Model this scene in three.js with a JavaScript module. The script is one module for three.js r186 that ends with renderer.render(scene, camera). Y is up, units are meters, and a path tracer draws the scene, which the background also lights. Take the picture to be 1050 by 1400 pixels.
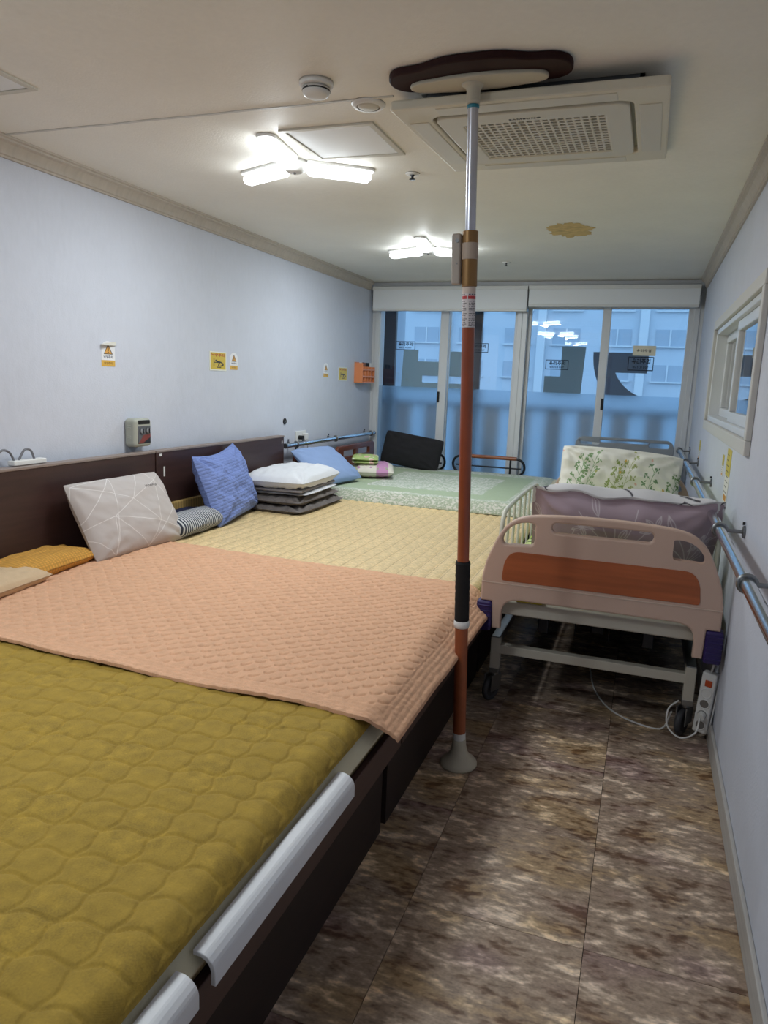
import * as THREE from 'three';
import { mergeGeometries, toCreasedNormals } from 'three/addons/utils/BufferGeometryUtils.js';
import { RoundedBoxGeometry } from 'three/addons/geometries/RoundedBoxGeometry.js';
import { TextGeometry } from 'three/addons/geometries/TextGeometry.js';
import { ImprovedNoise } from 'three/addons/math/ImprovedNoise.js';
import { RectAreaLightUniformsLib } from 'three/addons/lights/RectAreaLightUniformsLib.js';
import { FontLoader } from 'three/addons/loaders/FontLoader.js';

// ---------------------------------------------------------------- camera, sky, exposure
const scene = new THREE.Scene();
const camera = new THREE.PerspectiveCamera(70.675, 1050 / 1400, 0.05, 400);
camera.position.set(0, 1.38, 0);
camera.rotation.set(-0.17937, 0.341, 0.038484, 'YXZ');
const renderer = new THREE.WebGLRenderer();
renderer.toneMapping = THREE.LinearToneMapping;
renderer.toneMappingExposure = 1.0;
renderer.shadowMap.enabled = true;
scene.background = new THREE.Color().setRGB(0.72, 1.3, 2.0);   // blue overcast dusk sky
RectAreaLightUniformsLib.init();
const LAMP = { intensity: 94, bulb: 0.09, color: new THREE.Color().setRGB(0.9, 0.97, 1.0), glow: 7 };

// ---------------------------------------------------------------- helpers
const PI = Math.PI;
let seed = 12345;
const rnd = () => { seed = (seed * 1664525 + 1013904223) >>> 0; return seed / 4294967296; };
const noise = new ImprovedNoise();
const N = (x, y, z = 0) => noise.noise(x, y, z);
const fbm = (x, y, z = 0, o = 4) => { let s = 0, a = 0.5; for (let i = 0; i < o; i++) { s += a * N(x, y, z + i * 7.3); x *= 2.03; y *= 2.03; a *= 0.5; } return s; };
const used = {};
const numbered = (n) => { if (!(n in used)) { used[n] = 0; return n; } used[n]++; return n + '_' + String(used[n]).padStart(3, '0'); };
const V = (x, y, z) => new THREE.Vector3(x, y, z);
const clamp = (x, a, b) => Math.min(b, Math.max(a, x));
const smooth = (a, b, x) => { const t = clamp((x - a) / (b - a), 0, 1); return t * t * (3 - 2 * t); };

function thing(name, label, category, [x, y, z] = [0, 0, 0], turn = 0, group) {
  const o = new THREE.Group(); o.name = numbered(name); scene.add(o);
  o.position.set(x, y, z); o.rotation.y = turn; o.userData = { label, category };
  if (group) o.userData.group = group;
  return o;
}
function obj(name, geo, mat, parent = scene) {
  let g = Array.isArray(geo) ? merge(geo) : geo;
  const m = new THREE.Mesh(g, mat); m.name = parent === scene ? numbered(name) : name;
  m.castShadow = m.receiveShadow = true; parent.add(m); return m;
}
function tag(o, label, category, group) { o.userData = { label, category }; if (group) o.userData.group = group; return o; }
function struct(name, geo, mat, parent = scene) { const o = obj(name, geo, mat, parent); if (parent === scene) o.userData.kind = 'structure'; return o; }
function merge(list) {
  return mergeGeometries(list.map((g) => { const h = g.index ? g.toNonIndexed() : g; for (const k of Object.keys(h.attributes)) if (!['position', 'normal', 'uv'].includes(k)) h.deleteAttribute(k);
    if (!h.attributes.uv) h.setAttribute('uv', new THREE.BufferAttribute(new Float32Array(h.attributes.position.count * 2), 2)); return h; }));
}
// a box from corner to corner with uv in metres
function bx(x0, x1, y0, y1, z0, z1) {
  const w = x1 - x0, h = y1 - y0, d = z1 - z0, g = new THREE.BoxGeometry(w, h, d); g.translate((x0 + x1) / 2, (y0 + y1) / 2, (z0 + z1) / 2);
  const p = g.attributes.position, n = g.attributes.normal, uv = g.attributes.uv;
  for (let i = 0; i < p.count; i++) {
    const ax = Math.abs(n.getX(i)), ay = Math.abs(n.getY(i));
    if (ax > 0.5) uv.setXY(i, p.getZ(i), p.getY(i)); else if (ay > 0.5) uv.setXY(i, p.getX(i), p.getZ(i)); else uv.setXY(i, p.getX(i), p.getY(i));
  }
  return g;
}
function rb(w, h, d, r = 0.005, s = 2) { return new RoundedBoxGeometry(w, h, d, s, Math.min(r, w / 2.01, h / 2.01, d / 2.01)); }
function rbx(x0, x1, y0, y1, z0, z1, r = 0.005, s = 2) { const g = rb(x1 - x0, y1 - y0, z1 - z0, r, s); g.translate((x0 + x1) / 2, (y0 + y1) / 2, (z0 + z1) / 2); return g; }
const curve = (pts, closed = false, tension = 0.5) => new THREE.CatmullRomCurve3(pts.map((p) => (p.isVector3 ? p : V(...p))), closed, 'centripetal', tension);
function tube(pts, r, seg = 40, rs = 8, closed = false) { return new THREE.TubeGeometry(curve(pts, closed), seg, r, rs, closed); }
function bar(a, b, r, rs = 14, r2 = r) {   // a straight round bar between two points
  const A = V(...a), B = V(...b), d = B.clone().sub(A), g = new THREE.CylinderGeometry(r2, r, d.length(), rs);
  g.applyQuaternion(new THREE.Quaternion().setFromUnitVectors(V(0, 1, 0), d.clone().normalize())); g.translate((A.x + B.x) / 2, (A.y + B.y) / 2, (A.z + B.z) / 2); return g;
}
function lathe(pts, seg = 40) { return new THREE.LatheGeometry(pts.map((p) => new THREE.Vector2(...p)), seg); }
function roundRect(w, h, r, cx = 0, cy = 0, Cls = THREE.Shape) {
  const s = new Cls(), x = cx - w / 2, y = cy - h / 2;
  s.moveTo(x + r, y); s.lineTo(x + w - r, y); s.absarc(x + w - r, y + r, r, -PI / 2, 0); s.lineTo(x + w, y + h - r); s.absarc(x + w - r, y + h - r, r, 0, PI / 2);
  s.lineTo(x + r, y + h); s.absarc(x + r, y + h - r, r, PI / 2, PI); s.lineTo(x, y + r); s.absarc(x + r, y + r, r, PI, PI * 1.5); return s;
}
function extrude(shape, depth, bevel = 0, seg = 12) {
  return new THREE.ExtrudeGeometry(shape, { depth: depth - 2 * bevel, bevelEnabled: bevel > 0, bevelSize: bevel, bevelThickness: bevel, bevelSegments: 2, bevelOffset: -bevel, curveSegments: seg }).translate(0, 0, bevel);
}
// closed cloth: fn(u, v) gives the upper face, the lower face lies `thick` under it
function sheet(nu, nv, fn, thick, uvScale = [1, 1], open = false) {
  const top = [], P = [], UV = [], I = [], W = nu + 1;
  for (let j = 0; j <= nv; j++) for (let i = 0; i <= nu; i++) { const p = fn(i / nu, j / nv); top.push(p); P.push(p.x, p.y, p.z); UV.push(i / nu * uvScale[0], j / nv * uvScale[1]); }
  const K = top.length;
  for (const p of top) P.push(p.x, p.y - thick, p.z);
  for (let i = 0; i < K; i++) UV.push(UV[i * 2], UV[i * 2 + 1]);
  const a = top[0], b = top[nu], c = top[nv * W];
  const up = b.clone().sub(a).cross(c.clone().sub(a)).y > 0;
  const quad = (p, q, r, s) => (up ? I.push(p, q, r, q, s, r) : I.push(p, r, q, q, r, s));
  for (let j = 0; j < nv; j++) for (let i = 0; i < nu; i++) { const p = j * W + i; quad(p, p + 1, p + W, p + W + 1); if (!open) quad(K + p + 1, K + p, K + p + W + 1, K + p + W); }
  for (let i = 0; i < nu; i++) { quad(K + i, K + i + 1, i, i + 1); const p = nv * W + i; quad(p, p + 1, K + p, K + p + 1); }
  for (let j = 0; j < nv; j++) { const p = j * W; quad(p, p + W, K + p, K + p + W); const q = p + nu; quad(K + q, K + q + W, q, q + W); }
  const g = new THREE.BufferGeometry(); g.setIndex(I);
  g.setAttribute('position', new THREE.Float32BufferAttribute(P, 3)); g.setAttribute('uv', new THREE.Float32BufferAttribute(UV, 2)); g.computeVertexNormals(); return g;
}
// a stuffed pillow standing on its lower edge, front towards +z, width along x
function pillowGeo(w, h, t, { pinch = 0.06, n = 34, wr = 0.006, sd = 1, flange = 0, sag = 0, extra } = {}) {
  const P = [], UV = [], I = [], W = n + 1;
  for (const side of [1, -1]) for (let j = 0; j <= n; j++) for (let i = 0; i <= n; i++) {
    const u = i / n * 2 - 1, v = j / n * 2 - 1;
    const U = Math.sign(u) * Math.pow(Math.abs(u), 0.85), Q = Math.sign(v) * Math.pow(Math.abs(v), 0.85);
    const f = 1 - flange, uu = clamp(Math.abs(U) / f, 0, 1), vv = clamp(Math.abs(Q) / f, 0, 1);
    let th = t / 2 * Math.pow(Math.max(0, (1 - uu ** 2.6) * (1 - vv ** 2.6)), 0.5);
    const edge = Math.max(0, (1 - U * U) * (1 - Q * Q));
    th += wr * (fbm(U * 2.2 + sd * 3.1, Q * 2.2 + side * 5 + sd, sd) + 0.6 * fbm(U * 6 + sd, Q * 5, side + sd)) * Math.pow(edge, 0.25);
    if (flange) th = Math.max(th, 0.002 * (edge > 0 ? 1 : 0));
    let x = U * w / 2 * (1 - pinch * (1 - U * U * 0) * (1 - Q * Q) * (Math.abs(U) ** 3)), y = Q * h / 2 * (1 - pinch * (1 - U * U) * (Math.abs(Q) ** 3));
    const cr = 1 - 0.045 * (U * U * Q * Q) ** 2; x *= cr; y *= cr;
    { const rad = Math.hypot(1 - Math.abs(U), 1 - Math.abs(Q)), an = Math.atan2(1 - Math.abs(Q), 1 - Math.abs(U)); th += wr * 0.55 * Math.sin(an * 11 + sd + Math.sign(U) * 2 + Math.sign(Q)) * smooth(0.05, 0.25, rad) * smooth(0.95, 0.3, rad) * Math.pow(edge, 0.3); }
    y += sag * (U * U - 0.4) * (Q > 0 ? Q : 0);
    let z = side * Math.max(th, 0.0006);
    if (extra) [x, y, z] = extra(x, y, z, U, Q, side);
    P.push(x, y + h / 2, z); UV.push((U + 1) / 2, (Q + 1) / 2);
  }
  const K = W * W;
  for (let j = 0; j < n; j++) for (let i = 0; i < n; i++) { const p = j * W + i; I.push(p, p + 1, p + W, p + 1, p + W + 1, p + W); const q = K + p; I.push(q, q + W, q + 1, q + 1, q + W, q + W + 1); }
  const g = new THREE.BufferGeometry(); g.setIndex(I);
  g.setAttribute('position', new THREE.Float32BufferAttribute(P, 3)); g.setAttribute('uv', new THREE.Float32BufferAttribute(UV, 2)); g.computeVertexNormals(); return g;
}

// ---------------------------------------------------------------- textures
function dataTex(w, h, fn, srgb = true, rep = [1, 1]) {
  const d = new Uint8Array(w * h * 4);
  for (let y = 0; y < h; y++) for (let x = 0; x < w; x++) { const c = fn(x / w, y / h), i = (y * w + x) * 4; d[i] = clamp(c[0], 0, 255); d[i + 1] = clamp(c[1], 0, 255); d[i + 2] = clamp(c[2], 0, 255); d[i + 3] = c[3] === undefined ? 255 : c[3]; }
  const t = new THREE.DataTexture(d, w, h); t.magFilter = THREE.LinearFilter; t.wrapS = t.wrapT = THREE.RepeatWrapping; t.repeat.set(...rep);
  if (srgb) t.colorSpace = THREE.SRGBColorSpace; t.needsUpdate = true; return t;
}
function canvasTex(w, h, draw) {
  const c = document.createElement('canvas'); c.width = w; c.height = h; const x = c.getContext('2d'); draw(x, w, h);
  const t = new THREE.CanvasTexture(c); t.colorSpace = THREE.SRGBColorSpace; t.wrapS = t.wrapT = THREE.RepeatWrapping; return t;
}
// noise that tiles over a unit square
const tileFbm = (u, v, f, s, o = 4, fy = f) => { const a = (x, y) => fbm(x * f, y * fy, s, o); const bu = u, bv = v; return a(bu, bv) * (1 - bu) * (1 - bv) + a(bu - 1, bv) * bu * (1 - bv) + a(bu, bv - 1) * (1 - bu) * bv + a(bu - 1, bv - 1) * bu * bv; };
const std = (o) => new THREE.MeshStandardMaterial({ roughness: 0.6, ...o });
const phy = (o) => new THREE.MeshPhysicalMaterial({ roughness: 0.6, ...o });

const grainBump = dataTex(256, 256, (u, v) => { const k = 128 + 220 * tileFbm(u, v, 40, 3, 3); return [k, k, k]; }, false);
const weaveBump = dataTex(256, 256, (u, v) => { const k = 128 + 70 * Math.sin(u * PI * 2 * 48) * Math.sin(v * PI * 2 * 48) + 90 * tileFbm(u, v, 30, 9, 3); return [k, k, k]; }, false);
const rep = (t, x, y = x) => { const c = t.clone(); c.repeat.set(x, y); c.needsUpdate = true; return c; };

const M = {};
{
  const paper = dataTex(512, 512, (u, v) => { const k = 1 + 0.035 * tileFbm(u, v, 6, 1, 5) + 0.03 * tileFbm(u, v, 60, 5, 2, 20); return [199 * k, 203 * k, 215 * k]; }, true, [0.8, 0.8]);
  M.wall = std({ map: paper, roughness: 0.75, bumpMap: rep(grainBump, 3), bumpScale: 0.0008 });
  const ceil = dataTex(512, 512, (u, v) => { const k = 1 + 0.05 * tileFbm(u, v, 5, 21, 5) + 0.025 * tileFbm(u, v, 70, 25, 2); return [236 * k, 233 * k, 225 * k]; }, true, [0.6, 0.6]);
  M.ceiling = std({ map: ceil, roughness: 0.6, bumpMap: rep(grainBump, 3), bumpScale: 0.0008 });
  const corn = dataTex(256, 256, (u, v) => { const k = 1 + 0.12 * tileFbm(u, v, 8, 31, 4, 40); return [182 * k, 172 * k, 160 * k]; }, true, [1, 1]);
  M.cornice = std({ map: corn, roughness: 0.55 });
  M.trimWhite = std({ color: '#c9c7c2', roughness: 0.5 });
  M.pvc = std({ color: '#d6d8da', roughness: 0.35 });
  M.blind = std({ color: '#e9ecef', roughness: 0.8 });
  M.base = std({ map: dataTex(128, 128, (u, v) => { const k = 1 + 0.2 * tileFbm(u, v, 10, 33, 4); return [176 * k, 173 * k, 170 * k]; }), roughness: 0.5 });
}
// marbled vinyl: tan, brown and purplish flakes drawn out in one direction
const vinyl = (s) => dataTex(640, 640, (u, v) => {
  const x = u + 0.22 * v, w = 0.9 * fbm(u * 3, v * 3, s + 2, 2);
  const b = fbm(x * 7 + w + s, v * 15 + w, s + 5, 4), c = fbm(x * 26 + s + w, v * 58, s + 9, 3), d = fbm(x * 3 + 9, v * 5 + s, s + 14, 2), f = N(x * 130, v * 200, s);
  let r = 158, g = 138, bl = 121; const e = b + 0.5 * c;
  const light = smooth(0.02, 0.42, e); r += 62 * light; g += 60 * light; bl += 56 * light;
  const dark = smooth(0.06, 0.42, -e); r -= 46 * dark; g -= 52 * dark; bl -= 52 * dark;
  const pur = smooth(0.08, 0.3, d); r -= 14 * pur; g -= 17 * pur; bl -= 8 * pur;
  const och = smooth(0.05, 0.3, -d + 0.3 * c); r += 6 * och; g += 1 * och; bl -= 12 * och;
  const k = 1 + 0.3 * c + 0.12 * f; return [r * k, g * k, bl * k];
});
{
  const vt = [vinyl(3), vinyl(40)];
  M.vinyl = vt.map((t) => {
    return phy({ map: t, roughness: 0.42, bumpMap: t, bumpScale: 0.0012, specularIntensity: 0.7 }); });
  M.slab = std({ color: '#2a221d', roughness: 0.9 });
}
const wood = (r, g, b, s, f = 1) => dataTex(512, 256, (u, v) => { const k = 1 + 0.28 * tileFbm(u, v, 2, s, 4, 34) + 0.16 * tileFbm(u, v, 6, s + 4, 3, 90) * f; return [r * k, g * k, b * k]; });
M.headwood = std({ map: wood(62, 42, 39, 3), roughness: 0.42, bumpMap: rep(grainBump, 2), bumpScale: 0.0003 });
M.framewood = std({ map: wood(74, 53, 48, 9), roughness: 0.5 });
M.plinth = std({ map: wood(40, 28, 25, 12), roughness: 0.6 });
M.edgeband = std({ color: '#8d7f78', roughness: 0.5 });
M.blackcloth = std({ color: '#131214', roughness: 0.9, bumpMap: rep(weaveBump, 6), bumpScale: 0.0006 });
M.cream = std({ color: '#d8d0b4', roughness: 0.85, bumpMap: rep(weaveBump, 6), bumpScale: 0.0005 });
M.foam = std({ color: '#dfe1e6', roughness: 0.55 });
M.black = std({ color: '#0c0c0d', roughness: 0.6 });
M.chrome = std({ color: '#c6c9cc', roughness: 0.14, metalness: 1 });
M.steel = std({ color: '#8b8d8f', roughness: 0.35, metalness: 0.9 });
M.darksteel = std({ color: '#2e2f33', roughness: 0.4, metalness: 0.7 });
M.white = std({ color: '#dcdcda', roughness: 0.45 });
M.offwhite = std({ color: '#cbc7bb', roughness: 0.5 });
const glass = () => phy({ color: '#ffffff', roughness: 0.0, transmission: 1, thickness: 0, ior: 1.5 });
M.glass = glass();
M.frost = phy({ color: '#e2eaf0', roughness: 0.27, transmission: 1, thickness: 0.004, ior: 1.35, specularIntensity: 0.4 });

// ---------------------------------------------------------------- the room shell
const XL = -2.585, XR = 0.365, H = 2.3, ZW = -6.75, ZN = 0.75;
struct('wall_left', bx(XL - 0.15, XL, 0, H + 0.1, ZW - 0.25, ZN), M.wall);
struct('wall_near', bx(XL - 0.15, XR + 0.15, 0, H + 0.1, ZN, ZN + 0.15), M.wall);
const RW = { z0: -5.02, z1: -2.97, y0: 1.215, y1: 1.765 };   // opening of the corridor window
struct('wall_right', [bx(XR, XR + 0.15, 0, RW.y0, ZW - 0.25, ZN), bx(XR, XR + 0.15, RW.y1, H + 0.1, ZW - 0.25, ZN), bx(XR, XR + 0.15, RW.y0, RW.y1, ZW - 0.25, RW.z0), bx(XR, XR + 0.15, RW.y0, RW.y1, RW.z1, ZN)], M.wall);
struct('wall_far', [bx(XL, XR, 2.2, H + 0.1, ZW - 0.2, ZW), bx(XL, XL + 0.03, 0, 2.2, ZW - 0.2, ZW), bx(XR - 0.03, XR, 0, 2.2, ZW - 0.2, ZW)], M.pvc);
const ACH = { x0: -0.79, x1: -0.1, z0: -3.1, z1: -2.43 };   // opening for the air conditioner
const ceiling = struct('ceiling', [bx(XL - 0.15, ACH.x0, H, H + 0.16, ZW - 0.2, ZN + 0.15), bx(ACH.x1, XR + 0.15, H, H + 0.16, ZW - 0.2, ZN + 0.15), bx(ACH.x0, ACH.x1, H, H + 0.16, ZW - 0.2, ACH.z0), bx(ACH.x0, ACH.x1, H, H + 0.16, ACH.z1, ZN + 0.15), bx(ACH.x0, ACH.x1, H + 0.14, H + 0.16, ACH.z0, ACH.z1)], M.ceiling);
{ // paper joint across the ceiling, an uneven ridge
  const g = new THREE.BoxGeometry(1.68, 0.004, 0.012, 60, 1, 1), p = g.attributes.position;
  for (let i = 0; i < p.count; i++) p.setXYZ(i, p.getX(i), p.getY(i), p.getZ(i) + 0.006 * N(p.getX(i) * 5, 2));
  g.translate(-1.72, H - 0.001, -2.415); struct('paper_joint', g, M.trimWhite, ceiling);
  const s = new THREE.Shape(), n = 64;
  for (let i = 0; i < n; i++) { const a = i / n * 2 * PI, r = 1 + 0.3 * N(Math.cos(a) * 2.2, Math.sin(a) * 2.2, 4) + 0.22 * N(Math.cos(a) * 7, Math.sin(a) * 7, 9); s[i ? 'lineTo' : 'moveTo'](Math.cos(a) * 0.135 * r, Math.sin(a) * 0.2 * r); }
  const st = new THREE.ShapeGeometry(s, 1); st.rotateX(PI / 2); st.translate(-0.53, H - 0.0012, -4.6);
  const m = struct('water_stain', st, std({ map: dataTex(128, 128, (u, v) => { const k = 1 + 0.3 * tileFbm(u, v, 6, 61, 4); return [205 * k, 178 * k, 122 * k]; }, true, [4, 4]), roughness: 0.8 }), ceiling); m.userData.label = 'yellowed bare patch where ceiling paper has peeled';
}
const floor = struct('floor', bx(XL - 0.15, XR + 0.15, -0.12, -0.004, ZW - 0.2, ZN + 0.15), M.slab);
{ // square vinyl tiles, laid where the aisle shows them
  const xs = [-0.93, -0.476, -0.0215, XR], S = 0.4525, gap = 0.0008; let k = 0;
  for (let c = 0; c < 3; c++) for (let r = -3; r < 12; r++) {
    const z1 = Math.min(ZN, -1.2235 + 0 - r * S + S), z0 = Math.max(ZW, -1.2235 - r * S); if (z1 - z0 < 0.02) continue;
    k = Math.floor(rnd() * 6); const g = bx(xs[c] + gap, xs[c + 1] - gap, -0.004, 0, z0 + gap, z1 - gap), uv = g.attributes.uv, p = g.attributes.position, q = Math.floor(rnd() * 4);
    for (let i = 0; i < p.count; i++) uv.setXY(i, 0.012 + (p.getX(i) - xs[c]) * 1.05 + (q & 1) * 0.5, 0.012 + (p.getZ(i) - z0) * 1.05 + (q >> 1) * 0.5);
    struct('tile', g, M.vinyl[k % 2], floor);
  }
}
// cornices with a stepped profile
function cornice(name, side) {
  const s = new THREE.Shape(), q = [[0, 0], [0.055, 0], [0.055, -0.008], [0.047, -0.012], [0.047, -0.02], [0.034, -0.026], [0.022, -0.04], [0.016, -0.056], [0.016, -0.066], [0.01, -0.07], [0.01, -0.078], [0, -0.078]];
  q.forEach(([x, y], i) => s[i ? 'lineTo' : 'moveTo'](x, y)); const g = extrude(s, ZN - ZW - 0.11, 0);
  if (side < 0) g.translate(XL, H, ZW + 0.11); else { g.rotateY(PI); g.translate(XR, H, ZN); }
  struct(name, toCreasedNormals(g, 0.4), M.cornice);
}
cornice('trim_1', -1); cornice('trim_2', 1);
struct('trim_3', [bx(XL, XR, 2.272, H, ZW, ZW + 0.022), bx(XL, XR, 2.255, 2.272, ZW, ZW + 0.014)], M.pvc);
struct('baseboard_right', rbx(XR - 0.013, XR, 0, 0.085, ZW, ZN, 0.004), M.base);

// ---------------------------------------------------------------- sliding windows on the balcony side
function slidingWindow(name, x0, x1, g1, g2, g3, g4, deep) {
  const w = new THREE.Group(); w.name = name; w.userData.kind = 'structure'; scene.add(w);
  const zf = ZW - 0.005, Y0 = 0.08, Y1 = 2.2;
  obj('window_frame', [rbx(x0, x1, Y1 - 0.06, Y1, ZW - 0.14, ZW + 0.01), rbx(x0, x1, 0, Y0, ZW - 0.14, ZW + 0.01), rbx(x0, x0 + 0.045, Y0, Y1 - 0.06, ZW - 0.14, ZW + 0.01), rbx(x1 - 0.045, x1, Y0, Y1 - 0.06, ZW - 0.14, ZW + 0.01)], M.pvc, w);
  const sash = (a, b, ga, gb, z) => {
    const s = obj('sash', [rbx(a, ga, Y0, Y1 - 0.06, z - 0.045, z), rbx(gb, b, Y0, Y1 - 0.06, z - 0.045, z), rbx(ga, gb, Y1 - 0.13, Y1 - 0.06, z - 0.045, z), rbx(ga, gb, Y0, Y0 + 0.08, z - 0.045, z)], M.pvc, w);
    obj('pane', bx(ga, gb, 1.335, Y1 - 0.13, z - 0.024, z - 0.0235), M.glass, s);
    const f = obj('frosted_pane', bx(ga, gb, Y0 + 0.08, 1.335, z - 0.028, z - 0.022), M.frost, s); f.userData.label = 'frosted lower glass';
    return s;
  };
  const A = sash(x0 + 0.03, g2 + (g3 - g2) * 0.96, g1, g2, deep ? zf - 0.055 : zf), B = sash(g2 + (g3 - g2) * 0.04, x1 - 0.03, g3, g4, deep ? zf : zf - 0.055);
  const s = deep ? B : A, lx = deep ? g3 - 0.012 : g2 + 0.012;
  obj('latch', [rbx(lx - 0.012, lx + 0.012, 1.2, 1.3, zf, zf + 0.012, 0.004), rbx(lx - 0.007, lx + 0.007, 1.235, 1.285, zf + 0.012, zf + 0.03, 0.004)], M.black, s);
}
slidingWindow('window_1', -2.557, -1.139, -2.505, -1.905, -1.82, -1.215, false);
slidingWindow('window_2', -1.139, 0.337, -1.064, -0.445, -0.371, 0.251, true);

// roller blinds drawn up into their boxes
for (const [x0, x1, yb, label] of [[-2.553, -1.095, 2.035, 'white roller blind box above window showing dark pillow, hanging lower'], [-1.08, 0.318, 2.075, 'white roller blind box above window beside corridor wall']]) {
  const b = thing('roller_blind', label, 'blind', [(x0 + x1) / 2, yb, ZW + 0.06]); const w = x1 - x0;
  obj('valance', rbx(-w / 2, w / 2, 0.02, 2.252 - yb, 0.0, 0.045, 0.004), M.blind, b); obj('head_rail', rbx(-w / 2 - 0.004, w / 2 + 0.004, 2.222 - yb, 2.255 - yb, -0.045, 0.05, 0.003), M.white, b);
  obj('bottom_bar', rbx(-w / 2, w / 2, 0, 0.022, 0.002, 0.044, 0.006), M.white, b); obj('end_cap', rbx(w / 2, w / 2 + 0.007, 0, 2.25 - yb, -0.05, 0.045, 0.003), M.steel, b);
}

// ---------------------------------------------------------------- balcony and what lies beyond
struct('balcony_floor', bx(-4.2, 1.6, -0.25, -0.03, -8.35, ZW - 0.2), std({ color: '#8d9296', roughness: 0.8 }));
struct('balcony_ceiling', bx(-4.2, 1.6, 2.45, 2.65, -8.35, ZW - 0.2), M.pvc);
struct('balcony_wall', [bx(-4.3, -4.2, -0.25, 2.65, -8.35, ZW - 0.2), bx(1.6, 1.7, -0.25, 2.65, -8.35, ZW - 0.2), bx(-4.2, XL - 0.15, -0.25, 2.65, ZW - 0.2, ZW - 0.15), bx(XR + 0.15, 1.6, -0.25, 2.65, ZW - 0.2, ZW - 0.15)], M.wall);
{
  const r = thing('balcony_railing', 'white balcony railing with vertical bars behind the frosted glass', 'railing', [0, 0, -8.0]);
  obj('top_rail', rbx(-4.1, 1.5, 1.12, 1.17, -0.03, 0.03, 0.01), std({ color: '#5f6b79', roughness: 0.5 }), r); obj('bottom_rail', rbx(-4.1, 1.5, 0.06, 0.1, -0.02, 0.02, 0.006), M.white, r);
  for (let x = -4.0; x < 1.5; x += 0.34) obj('bar', rbx(x - 0.09, x + 0.09, 0.1, 1.12, -0.012, 0.012, 0.004), M.white, r);
  const og = thing('balcony_window', 'dark framed outer balcony window with large dark film letters', 'window', [0, 0, -8.2]);
  const dk = std({ color: '#2c3640', roughness: 0.5 });
  for (const [a, b] of [[-2.98, -2.84], [-1.93, -1.82], [1.0, 1.12]]) obj('mullion', rbx(a, b, 0, 2.45, -0.03, 0.03, 0.005), dk, og);
  obj('sill_rail', rbx(-4.2, 1.6, -0.03, 0.05, -0.03, 0.03, 0.004), dk, og);
  for (const [a, b] of [[-4.2, -2.98], [-2.84, -1.93], [-1.82, 1.0], [1.12, 1.6]]) obj('pane', bx(a, b, 0.05, 2.45, -0.003, -0.0025), M.glass, og);
  const film = phy({ color: '#b4bebc', roughness: 1, transmission: 0.6, thickness: 0 }), film2 = phy({ color: '#8d99a2', roughness: 1, transmission: 0.6, thickness: 0 });
  const poly = (pts, mat) => { const s = new THREE.Shape(); pts.forEach(([x, y], i) => s[i ? 'lineTo' : 'moveTo'](x, y)); obj('film_letter', extrude(s, 0.002, 0).translate(0, 0, 0.002), mat, og); };
  poly([[-2.74, 1.75], [-2.56, 1.75], [-2.56, 1.62], [-2.2, 1.62], [-2.2, 1.74], [-2.02, 1.74], [-2.02, 1.46], [-2.5, 1.46], [-2.5, 1.38], [-2.02, 1.38], [-2.02, 1.3], [-2.76, 1.3]], phy({ color: '#c9d0ca', roughness: 1, transmission: 0.6, thickness: 0 }));
  poly([[-2.02, 1.62], [-1.9, 1.62], [-1.9, 1.3], [-2.02, 1.3]], film2);
  poly([[-0.93, 1.82], [-0.68, 1.82], [-0.7, 1.31], [-1.1, 1.31], [-1.1, 1.5], [-0.93, 1.5]], film);
  const s = new THREE.Shape(); s.moveTo(-0.6, 1.77); s.lineTo(-0.04, 1.77); s.lineTo(-0.04, 1.56); s.lineTo(-0.36, 1.56); s.bezierCurveTo(-0.3, 1.44, -0.2, 1.34, -0.02, 1.3); s.lineTo(-0.42, 1.3); s.bezierCurveTo(-0.55, 1.42, -0.6, 1.6, -0.6, 1.77);
  obj('film_letter', extrude(s, 0.002, 0).translate(0, 0, 0.002), film2, og);
}
{ // apartment blocks across the way
  struct('ground', bx(-160, 160, -14, -13.5, -160, -9), std({ color: '#55606a', roughness: 0.9 }));
  const wl = std({ color: '#b7c2cc', roughness: 0.8 }), win = phy({ color: '#97a6b4', roughness: 0.4 }), fr = std({ color: '#c4ccd2', roughness: 0.7 });
  const block = (label, x0, x1, z, h, nx) => {
    const b = thing('apartment_block', label, 'building', [x0, -13.5, z]); obj('wall', bx(0, x1 - x0, 0, h, -12, 0), wl, b);
    obj('roof', bx(-0.4, x1 - x0 + 0.4, h, h + 0.8, -12.4, 0.4), fr, b);
    const st = (x1 - x0) / nx, gw = bx(-1.15, 1.15, 0, 1.35, 0, 0.06), gf = merge([bx(-1.3, 1.3, -0.12, 0, 0, 0.25), bx(-0.06, 0.06, 0, 1.35, 0.06, 0.12)]);
    for (let f = 0; f * 2.9 + 3 < h; f++) for (let i = 0; i < nx; i++) {
      const y = f * 2.9 + 1.2; if (y - 13.5 < -4.5 || y - 13.5 > 13.5) continue;
      const m = obj('window', gw, win, b); m.position.set((i + 0.5) * st, y, 0); const q = obj('window_sill', gf, fr, m);
    }
    for (let i = 1; i < nx; i += 2) obj('pilaster', bx(i * st - 0.35, i * st + 0.35, 0, h, 0, 0.5), fr, b);
  };
  block('pale apartment block across from balcony, seen through window with note', -22, 16, -66, 42, 9);
  block('pale apartment block seen through window behind dark pillow', -62, -26, -74, 45, 8);
}

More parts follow.
